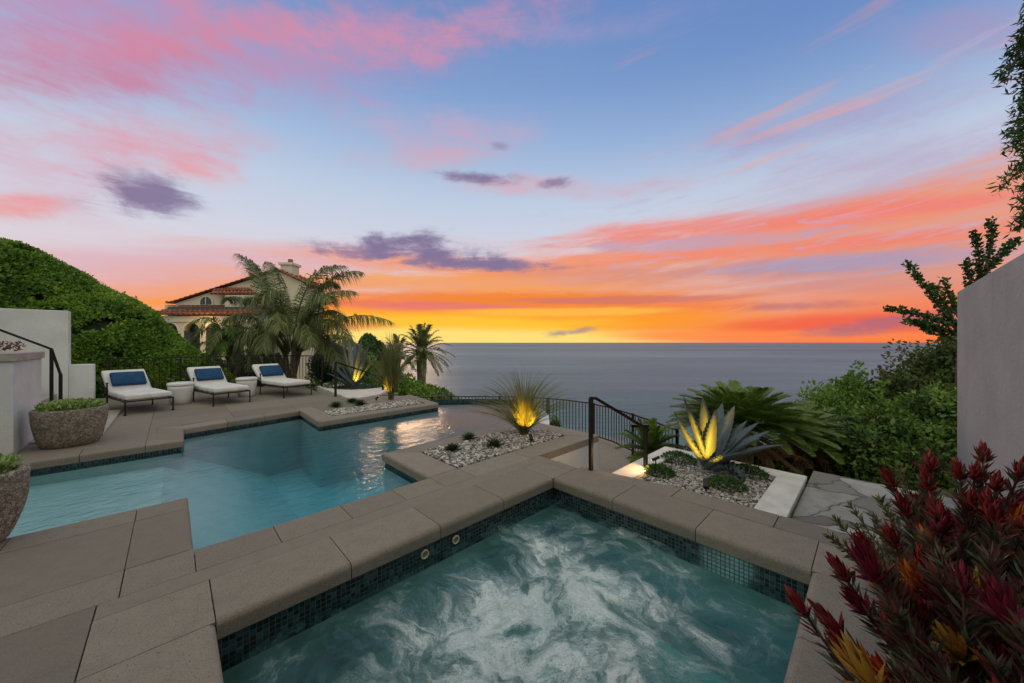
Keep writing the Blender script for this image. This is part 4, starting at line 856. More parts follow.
shrub('leafy_shrub', [(Q(855, 500, 6.2), (.8, .6, .75)), (Q(815, 492, 6.4), (.6, .5, .6))], 7000, .08, .045, M['dark'], 'low dark shrub at the edge of the flagstone path', 'shrub', GR)
shrub('leafy_shrub', [(Q(420, 406, 16), (1.7, 1.2, .9)), (Q(385, 395, 16.5), (1.7, 1.2, 1.2)), (Q(447, 414, 15.5), (.8, .8, .62)), (Q(350, 390, 16.5), (1.8, 1.2, 1.7)), (Q(400, 430, 16), (3., 1.3, 1.6))], 20000, .16, .08, M['hedge'], 'long low green shrub bank under the date palms', 'shrub')
shrub('round_tree', [(Q(370, 362, 26), (1.35, 1.2, 1.7))], 5000, .22, .12, M['dark'], 'small dark round tree between the palms in front of the ocean', 'tree')
shrub('leafy_shrub', [(Q(555, 425, 11.9), (.2, .2, .25))], 260, .08, .03, M['bright'], 'small weedy sprig growing beyond the curved fence', 'shrub', stems=False)
# plants between deck fence and house
shrub('leafy_shrub', [(Q(330, 366, 15.5), (.9, .7, 1.0))], 3200, .12, .05, M['dark'], 'dark shrub just right of the feathery palm trunk', 'shrub')
shrub('leafy_shrub', [(Q(258, 372, 16.), (1.5, .7, .9)), (Q(212, 376, 15.8), (1.2, .7, .8))], 6000, .12, .05, M['dark'], 'dark shrubs behind the fence under the bushy palm', 'shrub')
shrub('leafy_shrub', [(Q(722, 500, 6.6), (1.1, .5, .55)), (Q(770, 492, 6.3), (.7, .5, .5)), (Q(715, 470, 7.), (.9, .5, .5)), (Q(770, 472, 6.9), (.8, .5, .45))], 8000, .09, .045, M['bronze'], 'low bronze shrub filling the gap under the sago palms', 'shrub', GR)
# ivy hedge bank at left
prof = [(-120, 232, 8.0), (-40, 238, 9.5), (0, 248, 10.6), (22, 254, 11.1), (46, 263, 11.6), (84, 281, 12.2), (106, 294, 12.7), (128, 311, 13.2), (148, 330, 13.6), (162, 348, 13.9), (173, 364, 14.1), (182, 384, 14.2)]
prof = np.array([Q(*p) for p in prof]); basep = np.array([(-12.8, 5.9, 0), (-12.9, 8.0, 0), (-12.7, 9.3, 0), (-12.4, 9.7, 0), (-12.0, 10.1, 0), (-11.4, 10.8, 0), (-11.0, 11.3, 0), (-10.7, 11.8, 0), (-10.4, 12.3, 0), (-10.3, 12.8, 0), (-10.4, 13.3, 0), (-10.8, 13.8, 0)])
basep[:, 2] = -.4
def hedge_pt(a, b):
    """a along 0..1, b 0 base front .. 1 crest .. 1.5 back"""
    x = a*(len(prof)-1); i = np.clip(x.astype(int), 0, len(prof)-2); f = (x-i)[:, None]; top = prof[i]*(1-f)+prof[i+1]*f; bas = basep[i]*(1-f)+basep[i+1]*f; th = b*np.pi/2
    ho = (1-np.cos(th))[:, None]; ve = np.sin(th); p = bas+(top-bas)*ho; p[:, 2] = bas[:, 2]+(top[:, 2]-bas[:, 2])*ve; return p
def hedge_n(a, b):
    e = 1e-3; p = hedge_pt(a, b); da = hedge_pt(np.clip(a+e, 0, 1), b)-hedge_pt(np.clip(a-e, 0, 1), b); db = hedge_pt(a, b+e)-p; n = nrm(np.cross(da, db)); s = np.sign(n@np.array([.6, -.5, .6]))[:, None]; s[s == 0] = 1; return n*s
t = thing('ivy_hedge', tuple(basep[5]), 'huge sloping green hedge rising behind the loungers at left', 'hedge')
na, nbb = 160, 70; AA, BB = np.meshgrid(np.linspace(0, 1, na), np.linspace(0, 1.25, nbb)); a, b = AA.ravel(), BB.ravel(); p = hedge_pt(a, b); nn = hedge_n(a, np.minimum(b, 1.2)); p = p-nn*.27+nn*(.10*vnoise(p, 1.6, 21)+.045*vnoise(p, 4, 22))[:, None]
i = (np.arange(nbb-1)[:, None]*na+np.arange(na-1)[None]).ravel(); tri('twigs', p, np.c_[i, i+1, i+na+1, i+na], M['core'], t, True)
n = 130000; a = rng.random(n); b = 1.08*rng.random(n)**.9; p = hedge_pt(a, b); nn = hedge_n(a, b); hole = vnoise(p, 6.5, 33)+.5*vnoise(p, 13, 34); keep = hole > -1.05+.5*rng.random(n); a, b, p, nn = a[keep], b[keep], p[keep], nn[keep]; n = len(a)
tall = (rng.random(n) < .008)*rng.uniform(.03, .15, n)
p = p+nn*(.10*vnoise(p, 1.6, 21)+.045*vnoise(p, 4, 22)-.20*rng.random(n)+.05+tall)[:, None]
D = nrm(nn*.5+rdir(n)*.8+np.array([0, 0, .15])); sz = rng.uniform(.5, 1.4, n); V, Fq = inst(DIA_V, DIA_F, p, D, nrm(nn+rdir(n)*.9), .098*sz, .062*sz); tri('foliage', V, Fq, M['hedge'], t)
# branches over the right wall
def branch_tree(name, trunk, brs, m, label, leafL, leafW, n_per, spread, mat_tr=None):
    t = thing(name, trunk[0], label, 'tree'); ps = [tube(trunk, np.linspace(.09, .05, len(trunk)), 8)]; Os = []
    for b0, b1, b2 in brs:
        pts = bez(b0, b1, b2, 14); ps.append(tube(pts, np.linspace(.028, .006, 14), 5)); L = np.linalg.norm(np.diff(bez(b0, b1, b2, 60), axis=0), axis=1).sum(); k = int(n_per*L); u = .12+.88*rng.random(k); q = bez(b0, b1, b2, 200)[(u*199).astype(int)]; Os.append((q+rdir(k)*spread*rng.random((k, 1))**.6, np.tile(nrm(np.array(b2)-np.array(b0)), (k, 1))))
    tri('trunk', *merge(ps), M['bark'], t, True); O = np.concatenate([o[0] for o in Os]); T = np.concatenate([o[1] for o in Os]); k = len(O); sz = rng.uniform(.7, 1.3, k)
    V, Fq = inst(LANCE_V, LANCE_F, O, nrm(T*.5+rdir(k)), rdir(k), leafL*sz, leafW*sz); tri('foliage', V, Fq, m, t); return t
Yb = 6.9
rb = Q(962, 350, Yb); J = lambda u, v, dy=0.: Q(u, v, Yb+dy)
branch_tree('spreading_tree', [(rb[0]+.3, rb[1]+.3, -1.5), (rb[0]+.2, rb[1]+.2, .3), rb, J(975, 290)],
    [(J(958, 332), J(935, 300), J(906, 262)), (J(958, 328), J(925, 312), J(885, 309)), (J(955, 332), J(930, 330), J(912, 320)), (J(958, 335), J(930, 322), J(905, 322)), (J(975, 300), J(985, 260), J(973, 232)), (J(975, 290), J(1000, 250), J(1018, 240)), (J(978, 300), J(965, 270), J(968, 262)), (J(960, 335), J(945, 300), J(930, 285)), (J(955, 340), J(940, 332), J(925, 328)), (J(985, 270), J(995, 235), J(990, 222)), (J(960, 320), J(948, 295), J(943, 280))],
    M['dark'], 'dark branching tree silhouetted above the right wall and shrubs', .075, .05, 230, .07)
Yb = 5.6
branch_tree('tall_conifer', [(9.2, 6.2, -1.5), (9.2, 6.1, 2.5), (9.1, 6.0, 5.), (9.0, 6.0, 8)],
    [((9.1, 6., 3.6+k*.32), (8.8, 5.9, 3.9+k*.32), (Q(1003+((k*7) % 5)*4, 225-k*15.2, 6.)[0]+.02*(k % 3), 5.8+.1*(k % 4), Q(0, 232-k*15.2, 5.9)[2])) for k in range(13)],
    M['dark'], 'tall dark conifer entering the frame at the top right', .13, .03, 260, .13)
# ------------------------------------------------------------------ red leucadendron
fl = [(983, 452, 0), (959, 469, 0), (930, 463, 0), (891, 476, 0), (928, 480, 0), (996, 480, 0), (939, 510, 0), (893, 534, 0), (922, 560, 0), (955, 550, 0), (843, 568, 0), (883, 580, 1), (918, 578, 1), (978, 584, 2), (1018, 595, 1), (835, 622, 0), (802, 604, 0), (959, 647, 2), (981, 652, 1), (922, 612, 0), (870, 678, 2), (887, 676, 1), (1007, 664, 3), (1009, 530, 0), (1020, 466, 0), (970, 500, 0), (905, 505, 0), (1000, 556, 0), (868, 545, 0), (945, 600, 3), (895, 630, 0), (862, 602, 3), (1016, 500, 3), (990, 620, 0), (938, 668, 3), (960, 530, 0), (975, 470, 0), (1010, 625, 2), (912, 640, 0), (905, 595, 0), (850, 650, 0)]
root = np.array(ST(1.9, .40, -.05)); t = thing('flowering_shrub', tuple(root), 'dense shrub with red, orange and yellow bracts in the bottom right corner', 'flowering shrub')
stp_, lO, lD, lL = [], [], [], []; fm = [M['red'], M['orange'], M['yellow'], M['magenta']]
def addstem(e, lean=None, dens=150):
    e = np.array(e, float); s = e[0]*A[0]+e[1]*A[1]; tt = e[0]*B[0]+e[1]*B[1]; b = np.array(ST(s*.85+.35+rng.normal()*.1, .38+rng.normal()*.08, -.05)); mid = b*.45+e*.55+np.array((rng.normal()*.05, rng.normal()*.05, .02-.12*abs(tt-.38)))
    pts = bez(b, mid, e, 14); stp_.append(tube(pts, np.linspace(.009, .005, 14), 5)); fine = bez(b, mid, e, 200); L = np.linalg.norm(e-b); k = int(dens*L); u = .25+.75*rng.random(k)**.75; idx = np.minimum((u*199).astype(int), 198); T = nrm(fine[idx+1]-fine[idx]); q = rdir(k); q = nrm(q-T*(q*T).sum(1, keepdims=True))
    lO.append(fine[idx]); lD.append(nrm(T*.95+q*rng.uniform(.45, .95, (k, 1)))); lL.append(rng.uniform(.08, .135, k)*(1.1-.45*u)); return nrm(e-mid)
heads = []
for u, v, kind in fl:
    Y = 2.15+(1.12-2.15)*(v-450)/230+rng.normal()*.04; X = (u-512)*Y/F_PX; tt = X*B[0]+Y*B[1]
    if tt > .56: Y = .56/((u-512)/F_PX*B[0]+B[1])
    e = np.array(Q(u, v+6, Y)); d = addstem(e); heads.append((e, d, kind))
for k in range(260):
    s = rng.uniform(1.15, 3.3); tt = rng.uniform(.0 if s < 2.2 else .15, .58); z = rng.uniform(.25, .76)-.12*abs(tt-.35)-(.12 if s < 1.3 else 0); e = ST(s, tt, z); d = addstem(e, dens=150)
    if k % 5 == 0: heads.append((np.array(e), d, (0, 3, 0, 0, 1, 0)[(k//5) % 6]))
tri('stems', *merge(stp_), M['stem'], t, True)
O, D, L = np.concatenate(lO), np.concatenate(lD), np.concatenate(lL); V, Fq = inst(LANCE_V, LANCE_F, O, D, rdir(len(O)), L, L*.165); tri('leaves', V, Fq, M['leu'], t)
for e, d, kind in heads:
    ps = []; ref = nrm(np.cross(d, (0.3, .1, 1.))); r2 = np.cross(d, ref); sc2 = rng.uniform(.7, 1.1)
    for ring_, (nn_, ang, L) in enumerate(((4, .10, .125), (7, .25, .12), (9, .45, .11), (7, .75, .085))):
        for k in range(nn_):
            a = k*2*math.pi/nn_+ring_*.5; q = ref*math.cos(a)+r2*math.sin(a); dd = nrm(d*math.cos(ang)+q*math.sin(ang)); ps.append(blade(e+q*.003-d*.01*ring_, dd+q*.12+rng.normal(size=3)*.05, L*sc2*rng.uniform(.75, 1.15), .033*sc2*rng.uniform(.8, 1.25), -.38 if ring_ < 3 else .15, .08, 7, up=-q if abs(np.dot(q, dd)) < .9 else (0, 0, 1), channel=.35))
    V, Fq = merge(ps); tri('flower', V, Fq, fm[kind], t, True)
# green sprays of the second shrub
gs = thing('olive_shrub', ST(3.05, .38, -.05), 'olive green feathery shrub between the flagstones and the red flowers', 'shrub'); stp_, lO, lD, lL = [], [], [], []
for u, v in ((836, 520), (850, 505), (862, 535), (872, 515), (880, 500), (846, 545), (905, 490), (893, 515), (865, 552), (915, 520), (885, 545), (900, 470), (828, 535), (855, 525), (876, 530)):
    Y = 2.35+rng.normal()*.08; e = np.array(Q(u, v, Y)); b = np.array(ST(3.0+rng.normal()*.08, .36, -.05)); mid = b*.5+e*.5+np.array((0, 0, -.06)); pts = bez(b, mid, e, 12); stp_.append(tube(pts, np.linspace(.007, .003, 12), 5)); k = 110; u_ = .35+.65*rng.random(k)**.8; fine = bez(b, mid, e, 200); idx = np.minimum((u_*199).astype(int), 198); T = nrm(fine[idx+1]-fine[idx]); q = rdir(k); lO.append(fine[idx]); lD.append(nrm(T*.8+q*.7)); lL.append(rng.uniform(.04, .065, k))
tri('stems', *merge(stp_), M['stem'], gs, True); O, D, L = np.concatenate(lO), np.concatenate(lD), np.concatenate(lL); V, Fq = inst(LANCE_V, LANCE_F, O, D, rdir(len(O)), L, L*.24); tri('leaves', V, Fq, M['leugreen'], gs)
# ------------------------------------------------------------------ house on the left
YH = 25.; k_ = YH/F_PX
def HX(u, y=YH): return (u-512)*y/F_PX
def HZ(v, y=YH): return H_CAM-(v-V0)*y/F_PX
hs = thing('spanish_house', (HX(250), YH, -1.75), 'cream stucco house with clay tile roofs and a chimney behind the palms', 'house')
def wall_arch(bm, x0, x1, z0, z1, y, cx, w, zs):
    """front wall sheet with an arched opening: zs spring height"""
    r = w/2; n = 14; arcp = [(cx-r*math.cos(math.pi*k/n), zs+r*math.sin(math.pi*k/n)) for k in range(n+1)]; v = lambda x, z: bm.verts.new((x, y, z))
    bm.faces.new([v(x0, z0), v(cx-r, z0), v(cx-r, zs), v(x0, zs)]); bm.faces.new([v(cx+r, z0), v(x1, z0), v(x1, zs), v(cx+r, zs)])
    pl = [(x0, zs)]+arcp+[(x1, zs)]
    for a, b in zip(arcp[:-1], arcp[1:]): bm.faces.new([v(*a), v(*b), v(b[0], z1), v(a[0], z1)])
    bm.faces.new([v(x0, zs), v(cx-r, zs), v(cx-r, z1), v(x0, z1)]); bm.faces.new([v(cx+r, zs), v(x1, zs), v(x1, z1), v(cx+r, z1)])
    for a, b in zip(arcp[:-1], arcp[1:]): bm.faces.new([bm.verts.new((a[0], y, a[1])), bm.verts.new((b[0], y, b[1])), bm.verts.new((b[0], y+.4, b[1])), bm.verts.new((a[0], y+.4, a[1]))])
bm = bmesh.new(); yb = YH+4.5; yg = YH+2
gp = [(HX(176, yg), HZ(303, yg)), (HX(278, yg), HZ(271, yg)), (HX(306, yg), HZ(284, yg)), (HX(306, yg), -1.7), (HX(176, yg), -1.7)]
f_ = [bm.verts.new((x, YH+2, z)) for x, z in gp]; bm.faces.new(f_); g_ = [bm.verts.new((x, yb, z)) for x, z in gp]; bm.faces.new(g_[::-1])
for i in range(5): bm.faces.new((f_[i], f_[(i+1) % 5], g_[(i+1) % 5], g_[i]))
box(bm, ((HX(130)+HX(172))/2, YH+5, (HZ(301)-1.7)/2), (HX(172)-HX(130), 5, HZ(301)+1.7)); frombm('wall', bm, M['house'], hs)
bm = bmesh.new(); ax_ = (HX(150), HX(232)); w1 = HX(199.); 
for j in range(5):
    x0 = HX(170+22*j-11); wall_arch(bm, x0, x0+HX(22)-HX(0), -1.7, HZ(321.5), YH, x0+(HX(11)-HX(0)), 1.15, HZ(331))
frombm('arcade_wall', bm, M['house'], hs)
bm = bmesh.new(); box(bm, ((HX(159)+HX(269))/2, YH+.3, HZ(319)), (HX(269)-HX(159)+.1, .9, .42)); frombm('cornice', bm, M['housetrim'], hs)
for j in range(5):
    bm = bmesh.new(); x = HX(170+22*j); n = 14; r1, r2 = .575, .72; 
    for q in range(n):
        a0, a1 = math.pi*q/n, math.pi*(q+1)/n; pts = [(x-r1*math.cos(a0), HZ(331)+r1*math.sin(a0)), (x-r1*math.cos(a1), HZ(331)+r1*math.sin(a1)), (x-r2*math.cos(a1), HZ(331)+r2*math.sin(a1)), (x-r2*math.cos(a0), HZ(331)+r2*math.sin(a0))]
        fa = [bm.verts.new((p[0], YH-.04, p[1])) for p in pts]; fb = [bm.verts.new((p[0], YH-.002, p[1])) for p in pts]; bm.faces.new(fa); bm.faces.new((fa[0], fb[0], fb[1], fa[1])); bm.faces.new((fa[2], fb[2], fb[3], fa[3]))
    frombm('arch_trim', bm, M['housetrim'], hs)
def tiles(name, c0, c1, c2, c3, parent, step=.24, rows=None, r=.10):
    """barrel tile roof on the quad c0-c1 (eave) c2-c3 (ridge)"""
    c0, c1, c2, c3 = [np.array(c, float) for c in (c0, c1, c2, c3)]; L = np.linalg.norm(c1-c0); n = max(3, int(L/step)); up = nrm(np.cross(c1-c0, c3-c0)); up = up if up[2] > 0 else -up; parts = []
    V = np.array([c0, c1, c2, c3]); parts.append((V, np.array([[0, 1, 2, 3]])))
    slope = np.linalg.norm(c3-c0); rw = max(2, int(slope/.4))
    for k in range(n):
        f = (k+.5)/n; a = c0+(c1-c0)*f; b = c3+(c2-c3)*f; side = nrm(c1-c0)
        for q in range(rw):
            p, e = a+(b-a)*(q/rw), a+(b-a)*((q+1.05)/rw); rr = [r, r*.78]; lift = [.045, .0]; ring = []
            for pt, r_, lf in ((p, rr[0], lift[0]), (e, rr[1], lift[1])):
                ring.append([pt+up*lf+side*(r_*math.cos(g2))+up*(r_*math.sin(g2)) for g2 in np.linspace(0, math.pi, 5)])
            V = np.array(ring[0]+ring[1]+[p+up*lift[0]]); Fq = [(i, i+1, i+6, i+5) for i in range(4)]+[(10, 0, 1, 2), (10, 2, 3, 4)]; parts.append((V, np.array(Fq)))
    return tri(name, *merge(parts), M['clay'], parent)
yf = YH+2-.35
X0, Z0_, X1, Z1_, X2, Z2_ = HX(171, yg), HZ(303.5, yg), HX(278, yg), HZ(269.5, yg), HX(311, yg), HZ(285, yg)
r1_ = tiles('roof', (X0, yf, Z0_), (X0, yb, Z0_), (X1, yb, Z1_), (X1, yf, Z1_), hs, .5, r=.13)
r2_ = tiles('roof', (X2, yf, Z2_), (X2, yb, Z2_), (X1, yb, Z1_), (X1, yf, Z1_), hs, .5, r=.13)
tiles('lower_roof', (HX(156), YH-.5, HZ(315.5)), (HX(272), YH-.5, HZ(315.5)), (HX(272), YH+2, HZ(303.5)), (HX(156), YH+2, HZ(303.5)), hs, .36, r=.15)
tiles('side_roof', (HX(134), YH+2.2, HZ(300)), (HX(177), YH+2.2, HZ(302)), (HX(176), YH+5, HZ(292.5)), (HX(132), YH+5, HZ(291.5)), hs, .36, r=.15)
tiles('canopy_roof', (HX(209, YH+1), YH+1.1, HZ(294.5, YH+1)), (HX(258, YH+1), YH+1.1, HZ(294.5, YH+1)), (HX(250, yg), YH+1.97, HZ(288.5, yg)), (HX(216, yg), YH+1.97, HZ(288.5, yg)), hs, .3, r=.13)
bm = bmesh.new(); box(bm, ((HX(224, YH+1)+HX(254, YH+1))/2, YH+1.5, HZ(303, YH+1)), (HX(254)-HX(224), .95, HZ(294.5)-HZ(311))); frombm('bay_wall', bm, M['house'], hs)
def arch_win(u, v0, v1, wpx, y):
    x = HX(u, y); r = wpx*k_/2; z0 = HZ(v1, y); zs = HZ(v0, y)-r; bm = bmesh.new(); pts = [(x-r, z0), (x+r, z0)]+[(x+r*math.cos(math.pi*k/12), zs+r*math.sin(math.pi*k/12)) for k in range(13)]; prism_xz(bm, pts, y-.05, y-.005); w_ = frombm('window', bm, M['housetrim'], hs)
    r3 = r*.8; bm = bmesh.new(); pts = [(x-r3, z0+.1), (x+r3, z0+.1)]+[(x+r3*math.cos(math.pi*k/12), zs+r3*math.sin(math.pi*k/12)) for k in range(13)]; prism_xz(bm, pts, y-.07, y-.052); frombm('pane', bm, M['glass'], w_)
    bm = bmesh.new(); box(bm, (x, y-.08, (z0+zs+r)/2), (.05, .02, zs+r*.8-z0)); frombm('mullion', bm, M['housetrim'], w_)
def prism_xz(bm, pts, y0, y1):
    a = [bm.verts.new((x, y0, z)) for x, z in pts]; b = [bm.verts.new((x, y1, z)) for x, z in pts]; n = len(pts); bm.faces.new(a); bm.faces.new(b[::-1])
    for i in range(n): bm.faces.new((a[i], a[(i+1) % n], b[(i+1) % n], b[i]))
arch_win(206.5, 295.5, 306, 15, YH+2)
bm = bmesh.new(); box(bm, (HX(290, YH+2.6), YH+2.6, (HZ(266, YH+2.6)+HZ(300))/2), (12.5*k_, .9, HZ(266, YH+2.6)-HZ(300))); ch_ = frombm('chimney', bm, M['house'], r1_)
bm = bmesh.new(); box(bm, (HX(290, YH+2.6), YH+2.6, HZ(265, YH+2.6)), (15.5*k_, 1.15, .18)); frombm('chimney_cap', bm, M['housetrim'], r1_)
bm = bmesh.new(); bar(bm, (HX(290.5, YH+2.6), YH+2.6, HZ(264.3, YH+2.6)), (HX(290.5, YH+2.6), YH+2.6, HZ(259.5, YH+2.6)), .36, sides=12); frombm('flue_pot', bm, M['clay'], r1_)
bm = bmesh.new(); box(bm, ((HX(160)+HX(268))/2, YH+.6, HZ(334)), (HX(268)-HX(160), .05, 4.)); frombm('arcade_glazing', bm, M['glass'], hs)
ld = bpy.data.lights.new('arcade_lamp', 'POINT'); ld.energy = 45; ld.color = (1, .62, .25); ld.shadow_soft_size = .1; lo = bpy.data.objects.new('arcade_lamp', ld); C.objects.link(lo); lo.location = (HX(210), YH-.9, HZ(326)); lo.parent = None
lo.name = 'arcade_lamp'
# ------------------------------------------------------------------ sky
w = bpy.data.worlds.new('World'); sc.world = w; w.use_nodes = True; nt = w.node_tree; nt.nodes.clear()
out = nt.nodes.new('ShaderNodeOutputWorld'); bg = nt.nodes.new('ShaderNodeBackground'); nt.links.new(bg.outputs[0], out.inputs[0])
tc = nt.nodes.new('ShaderNodeTexCoord'); d = N(nt, tc.outputs['Generated']); x, y, z = sep(nt, d)
az = x._m('ARCTAN2', y); el = z._m('ARCSINE')
def ae(u, v): q = ((u-512)/F_PX, 1, (V0-v)/F_PX); return math.atan2(q[0], 1), math.atan2(q[2], math.hypot(q[0], 1))
# wind-drawn cloud coordinates on a flat layer overhead
zz = z.mx(.0)+.09
cx_, cy_ = x/zz, y/zz
cl = comb(nt, cx_*.55+cy_*.22, cy_*.85, 0.)
n_big = noise(nt, cl, .55, 7, .60, .5); n_mid = noise(nt, vmath(nt, 'ADD', cl, (5.3, 1.7, 2.)), 1.5, 8, .62, .6); n_fine = noise(nt, comb(nt, az*4, el*16, 3.), 1.4, 8, .62, .5)
n_str = noise(nt, comb(nt, az*1.6, (el-az*.07)*15, 1.), 1.3, 7, .6, .45); n_warp = noise(nt, comb(nt, az*1.8, el*5, 8.), 1.6, 4, .55)
n_puff = noise(nt, comb(nt, az*5, el*9, 2.), 2.2, 8, .62, .3)
n_wisp = noise(nt, comb(nt, az*5+el*2, (el-az*.05)*34, 5.), 1.5, 8, .68, .8)
elv = lambda v: ae(512, v)[1]
top = 1.2
base = ramp(nt, el/top, [(0, 'F0D5C6'), (elv(300)/top, 'E3D2D6'), (elv(250)/top, 'D2D4E2'), (elv(205)/top, 'BFCDE2'), (elv(150)/top, '9DB7DB'), (elv(90)/top, '809FCF'), (elv(20)/top, '6F8FC4'), (1, '6A84BA')])
sky = base
# right side is a deeper blue, left side paler
sky = mix(nt, az.ss(-.1, 1.0)*el.ss(elv(230), elv(60))*.75, sky, '5C80BE')
def blob(u, v, L, W, ang, nz, k, lo=.35, hi=.75):
    """stretched soft cloud region at pixel direction (u, v); nz noise breaks it up"""
    a0, e0 = ae(u, v); c, s_ = math.cos(math.radians(ang)), math.sin(math.radians(ang)); a1, e1 = ae(u+c*L, v-s_*L); a2, e2 = ae(u-s_*W, v-c*W)
    m11, m21, m12, m22 = a1-a0, e1-e0, a2-a0, e2-e0; det = m11*m22-m12*m21; da, de = az-a0, el-e0
    p = (da*m22-de*m12)*(1/det); q = (de*m11-da*m21)*(1/det); g_ = ((p*p+q*q)*-.7).exp()
    return (g_+(nz-.5)*k).ss(lo, hi)*g_.ss(.02, .30)
def over(c, m, amt): 
    global sky
    sky = mix(nt, m*amt, sky, c)
# high pink clouds
for u, v, L, W, ang, c, amt, nz, k in ((60, 45, 190, 60, 4, 'C08AB0', .85, n_mid, .9), (250, 55, 230, 50, 8, 'C28DB4', .75, n_mid, 1.1), (400, 42, 160, 22, 12, 'DE8FA6', .8, n_mid, 1.1), (90, 75, 130, 22, 8, 'CB869F', .7, n_mid, 1.), (190, 40, 110, 14, 10, 'E08496', .6, n_fine, 1.2),
    (165, 148, 95, 26, 0, 'E39BAA', .9, n_fine, 1.2), (60, 165, 90, 40, -12, 'D9A5B8', .85, n_mid, 1.2), (15, 205, 45, 10, 0, 'EE9795', .9, n_fine, 1.), (200, 175, 40, 12, -8, 'EE9C9E', .6, n_fine, 1.2), (445, 135, 85, 22, 4, 'CDA6BE', .75, n_fine, 1.2), (430, 158, 60, 10, 6, 'E2A3AC', .5, n_fine, 1.2),
    (820, 125, 170, 15, 14, 'A89CC4', .8, n_fine, 1.0), (960, 30, 90, 20, 4, 'AA95BE', .7, n_mid, 1.), (870, 160, 200, 18, 8, 'B3A6C8', .6, n_fine, 1.0), (560, 30, 120, 12, 8, 'A99BC6', .5, n_fine, 1.1), (520, 186, 60, 8, 2, 'E2A3AC', .7, n_fine, 1.), (630, 190, 70, 8, 6, 'D4A9B8', .5, n_fine, 1.)):
    over(c, blob(u, v, L, W*1.15, ang, n_mid*.35+n_puff*.35+n_fine*.3, k*2.0, .10, 1.1)*(n_wisp.ss(.3, .7)*.35+n_puff.ss(.3, .7)*.35+.35), amt*.95)
# lavender haze above the horizon on the right, salmon wash on the left
over('B7A5BE', blob(900, 250, 330, 75, 4, n_str, .5, .1, .9), .95)
over('E9A79C', blob(130, 300, 220, 34, 2, n_str, .8, .2, .9), .95)
over('DDB0BA', blob(250, 265, 220, 22, 4, n_str, 1., .2, .9), .8)
# the lit lower layer: orange band, ragged streaks, upper edge rising to the right
edge = (az+.45)*.10
eo = el-edge.mx(0.)
band = 1-eo.ss(elv(306), elv(262)); rightness = az.ss(-.55, -.1)
over('EC9A78', (band*.9+(n_str-.5)*1.8).ss(.15, .9)*rightness, .9)
for u, v, L, W, ang, c, amt, nz, k in ((560, 262, 190, 12, 8, 'F78D62', 1., n_str, 1.1), (700, 228, 200, 11, 9, 'F47E66', 1., n_str, 1.0), (850, 218, 190, 9, 7, 'F4806E', .95, n_str, 1.), (930, 205, 130, 6, 6, 'F08178', .9, n_str, 1.), (760, 252, 190, 8, 5, 'F58468', .95, n_str, 1.1), (900, 238, 150, 7, 6, 'F08070', .9, n_str, 1.1),
    (520, 285, 180, 10, 3, 'FAA350', 1., n_str, 1.), (420, 265, 130, 9, 0, 'F79A62', .9, n_str, 1.), (350, 280, 120, 8, 0, 'F5A65E', .9, n_str, 1.), (680, 275, 190, 10, 3, 'D08B8A', .85, n_str, 1.1), (820, 268, 200, 12, 4, 'A98FA0', .85, n_str, 1.1), (820, 285, 160, 8, 2, 'C78B8B', .8, n_str, 1.1), (600, 240, 120, 8, 8, 'F2836A', .9, n_str, 1.1)):
    over(c, blob(u, v, L, W*1.1, ang, nz, k*1.7, .10, 1.05)*(n_wisp.ss(.3, .7)*.6+.45), amt*.92)
gap = (1-eo.ss(elv(240), elv(185)))*az.ss(-.1, .5)*el.ss(elv(310), elv(285))
over('BFB3CB', n_wisp.ss(.50, .72)*gap, .65)
over('F7A58C', n_str.ss(.55, .75)*gap, .5)
# glow at the horizon
over('F7632F', (1-el.ss(elv(335), elv(296)))*az.ss(.05, .7)*(n_str*.8+.5), .9)
over('FF9A2A', blob(470, 318, 260, 20, 0, n_str, .6, .1, .7), .95)
over('FFC53A', blob(420, 328, 160, 11, 0, n_str, .6, .1, .7), 1.)
over('FFE07A', blob(430, 338, 230, 9, 0, n_str, .5, .15, .8), 1.)
over('FF8A4C', blob(760, 336, 220, 6, 0, n_str, .7, .2, .8), .8)
over('F2604A', blob(830, 322, 160, 9, 2, n_str, 1.2, .2, .9), .8)
over('F07A52', blob(640, 308, 130, 6, 2, n_wisp, 1.6, .2, .9), .6)
over('F07A52', blob(470, 300, 150, 7, 2, n_wisp, 1.6, .2, .9), .7)
over('EFA27A', blob(420, 285, 150, 6, 2, n_wisp, 1.6, .2, .9), .6)
over('AFA6C4', blob(700, 243, 150, 7, 6, n_wisp, 1.6, .2, .9), .6)
over('A79DBE', blob(860, 262, 180, 9, 4, n_wisp, 1.4, .2, .9), .6)
over('E2747A', blob(470, 305, 120, 5, 2, n_str, 1.2, .3, .8), .7)
over('F58A2E', blob(560, 300, 160, 6, 2, n_str, 1.2, .3, .8), .9)
over('C4707A', blob(620, 300, 140, 4, 2, n_str, 1.2, .3, .8), .6)
over('FFC04A', blob(560, 312, 110, 4, 1, n_str, 1.0, .3, .8), .8)
over('E8695A', blob(300, 325, 90, 8, 0, n_str, .9, .3, .8), .5)
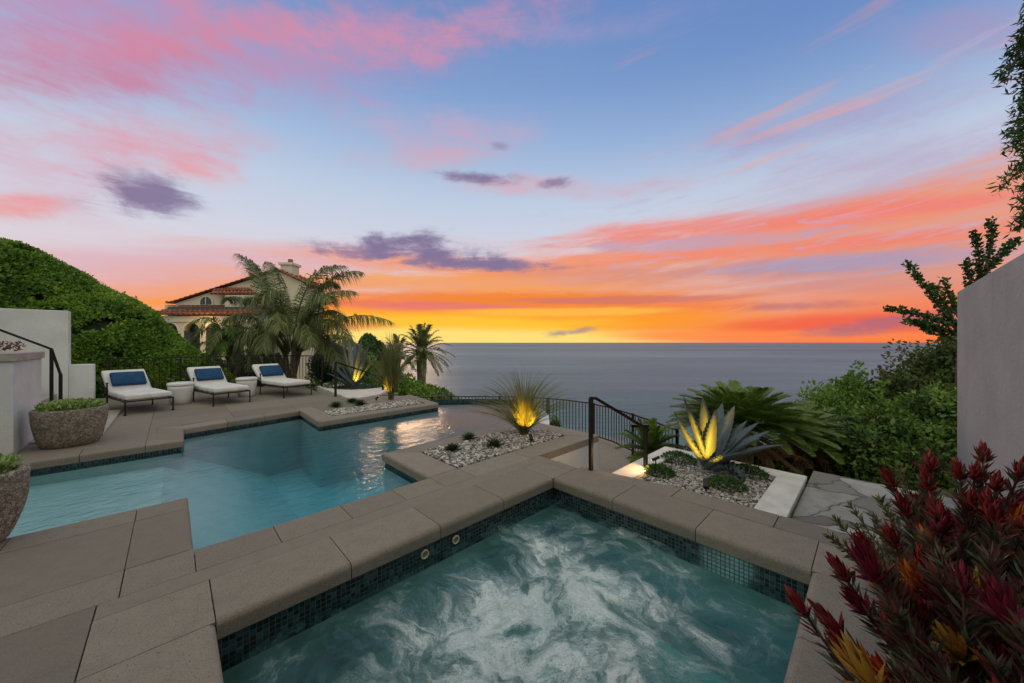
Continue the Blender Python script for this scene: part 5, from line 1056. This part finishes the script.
# slate and violet cloud streaks
for u, v, L, W, ang, amt in ((148, 194, 44, 15, -6, .95), (478, 178, 30, 4.5, -2, .95), (556, 183, 16, 4, 12, .8), (500, 146, 9, 3, 0, .5), (385, 246, 50, 8, 6, 1.), (420, 252, 60, 8, -4, 1.), (455, 262, 50, 5, -4, .95), (505, 265, 55, 4, 0, .95), (360, 252, 30, 5, 0, .8), (575, 331, 28, 2.5, 8, .8), (880, 323, 70, 4, 6, .7), (840, 333, 60, 3, 2, .6), (790, 306, 60, 3, 2, .5)):
    over('847699' if u < 600 else 'A06B80', blob(u, v, L, W*1.25, ang, n_puff*.65+n_wisp*.35, 3.2, .10, 1.15), amt)
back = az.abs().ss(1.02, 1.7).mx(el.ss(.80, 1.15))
sky = mix(nt, back, sky, (.95, .95, .83))  # unseen sky behind and overhead set bright and neutral as added fill light
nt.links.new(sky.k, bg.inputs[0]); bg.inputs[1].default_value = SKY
sd = bpy.data.lights.new('sun', 'SUN'); sd.energy = .35; sd.angle = math.radians(12); sd.color = (1, .62, .35); so_ = bpy.data.objects.new('sun', sd); C.objects.link(so_)
sa, se = ae(400, 300); so_.rotation_euler = Vector((-math.sin(sa)*math.cos(se), -math.cos(sa)*math.cos(se), -math.sin(se))).to_track_quat('-Z', 'Y').to_euler()
# unseen wall and eave added behind the camera to shade the near terrace
t = thing('added_shade_wall', (-4, -2.6, 0), 'wall and eave added behind the camera to shade the terrace, out of the picture', 'house')
bm = bmesh.new(); box(bm, (-5, -2.9, 1.4), (16, .4, 6.4)); frombm('wall', bm, M['stucco'], t)
bm = bmesh.new(); box(bm, (-5, -2.3, 4.7), (16.6, 2.0, .18)); frombm('eave', bm, M['housetrim'], t)
# light in the spa
ld = bpy.data.lights.new('spa_light', 'POINT'); ld.energy = 9; ld.color = (.8, 1., .9); ld.shadow_soft_size = .25; lo = bpy.data.objects.new('spa_light', ld); C.objects.link(lo); lo.location = ST(2.2, -1.1, -.75)
# ------------------------------------------------------------------ camera and render
cd = bpy.data.cameras.new('camera'); cam = bpy.data.objects.new('camera', cd); C.objects.link(cam); cam.location = (0, 0, H_CAM); cam.rotation_euler = (math.pi/2, 0, 0)
cd.sensor_width = 36; cd.lens = F_PX/1024*36; cd.shift_y = 1/1024; cd.clip_end = 200000; cd.clip_start = .02; sc.camera = cam
sc.render.engine = 'CYCLES'; cy = sc.cycles; cy.max_bounces = 7; cy.transparent_max_bounces = 12; cy.use_denoising = True; cy.caustics_reflective = False; cy.caustics_refractive = False; cy.sample_clamp_indirect = 6
try: cy.denoiser = 'OPENIMAGEDENOISE'
except Exception: pass
w.cycles.sampling_method = 'MANUAL'; w.cycles.sample_map_resolution = 512
vs_ = sc.view_settings; sc.display_settings.display_device = 'sRGB'; vs_.view_transform = 'Standard'; vs_.look = 'None'; vs_.exposure = 0; vs_.gamma = 1; vs_.use_curve_mapping = False
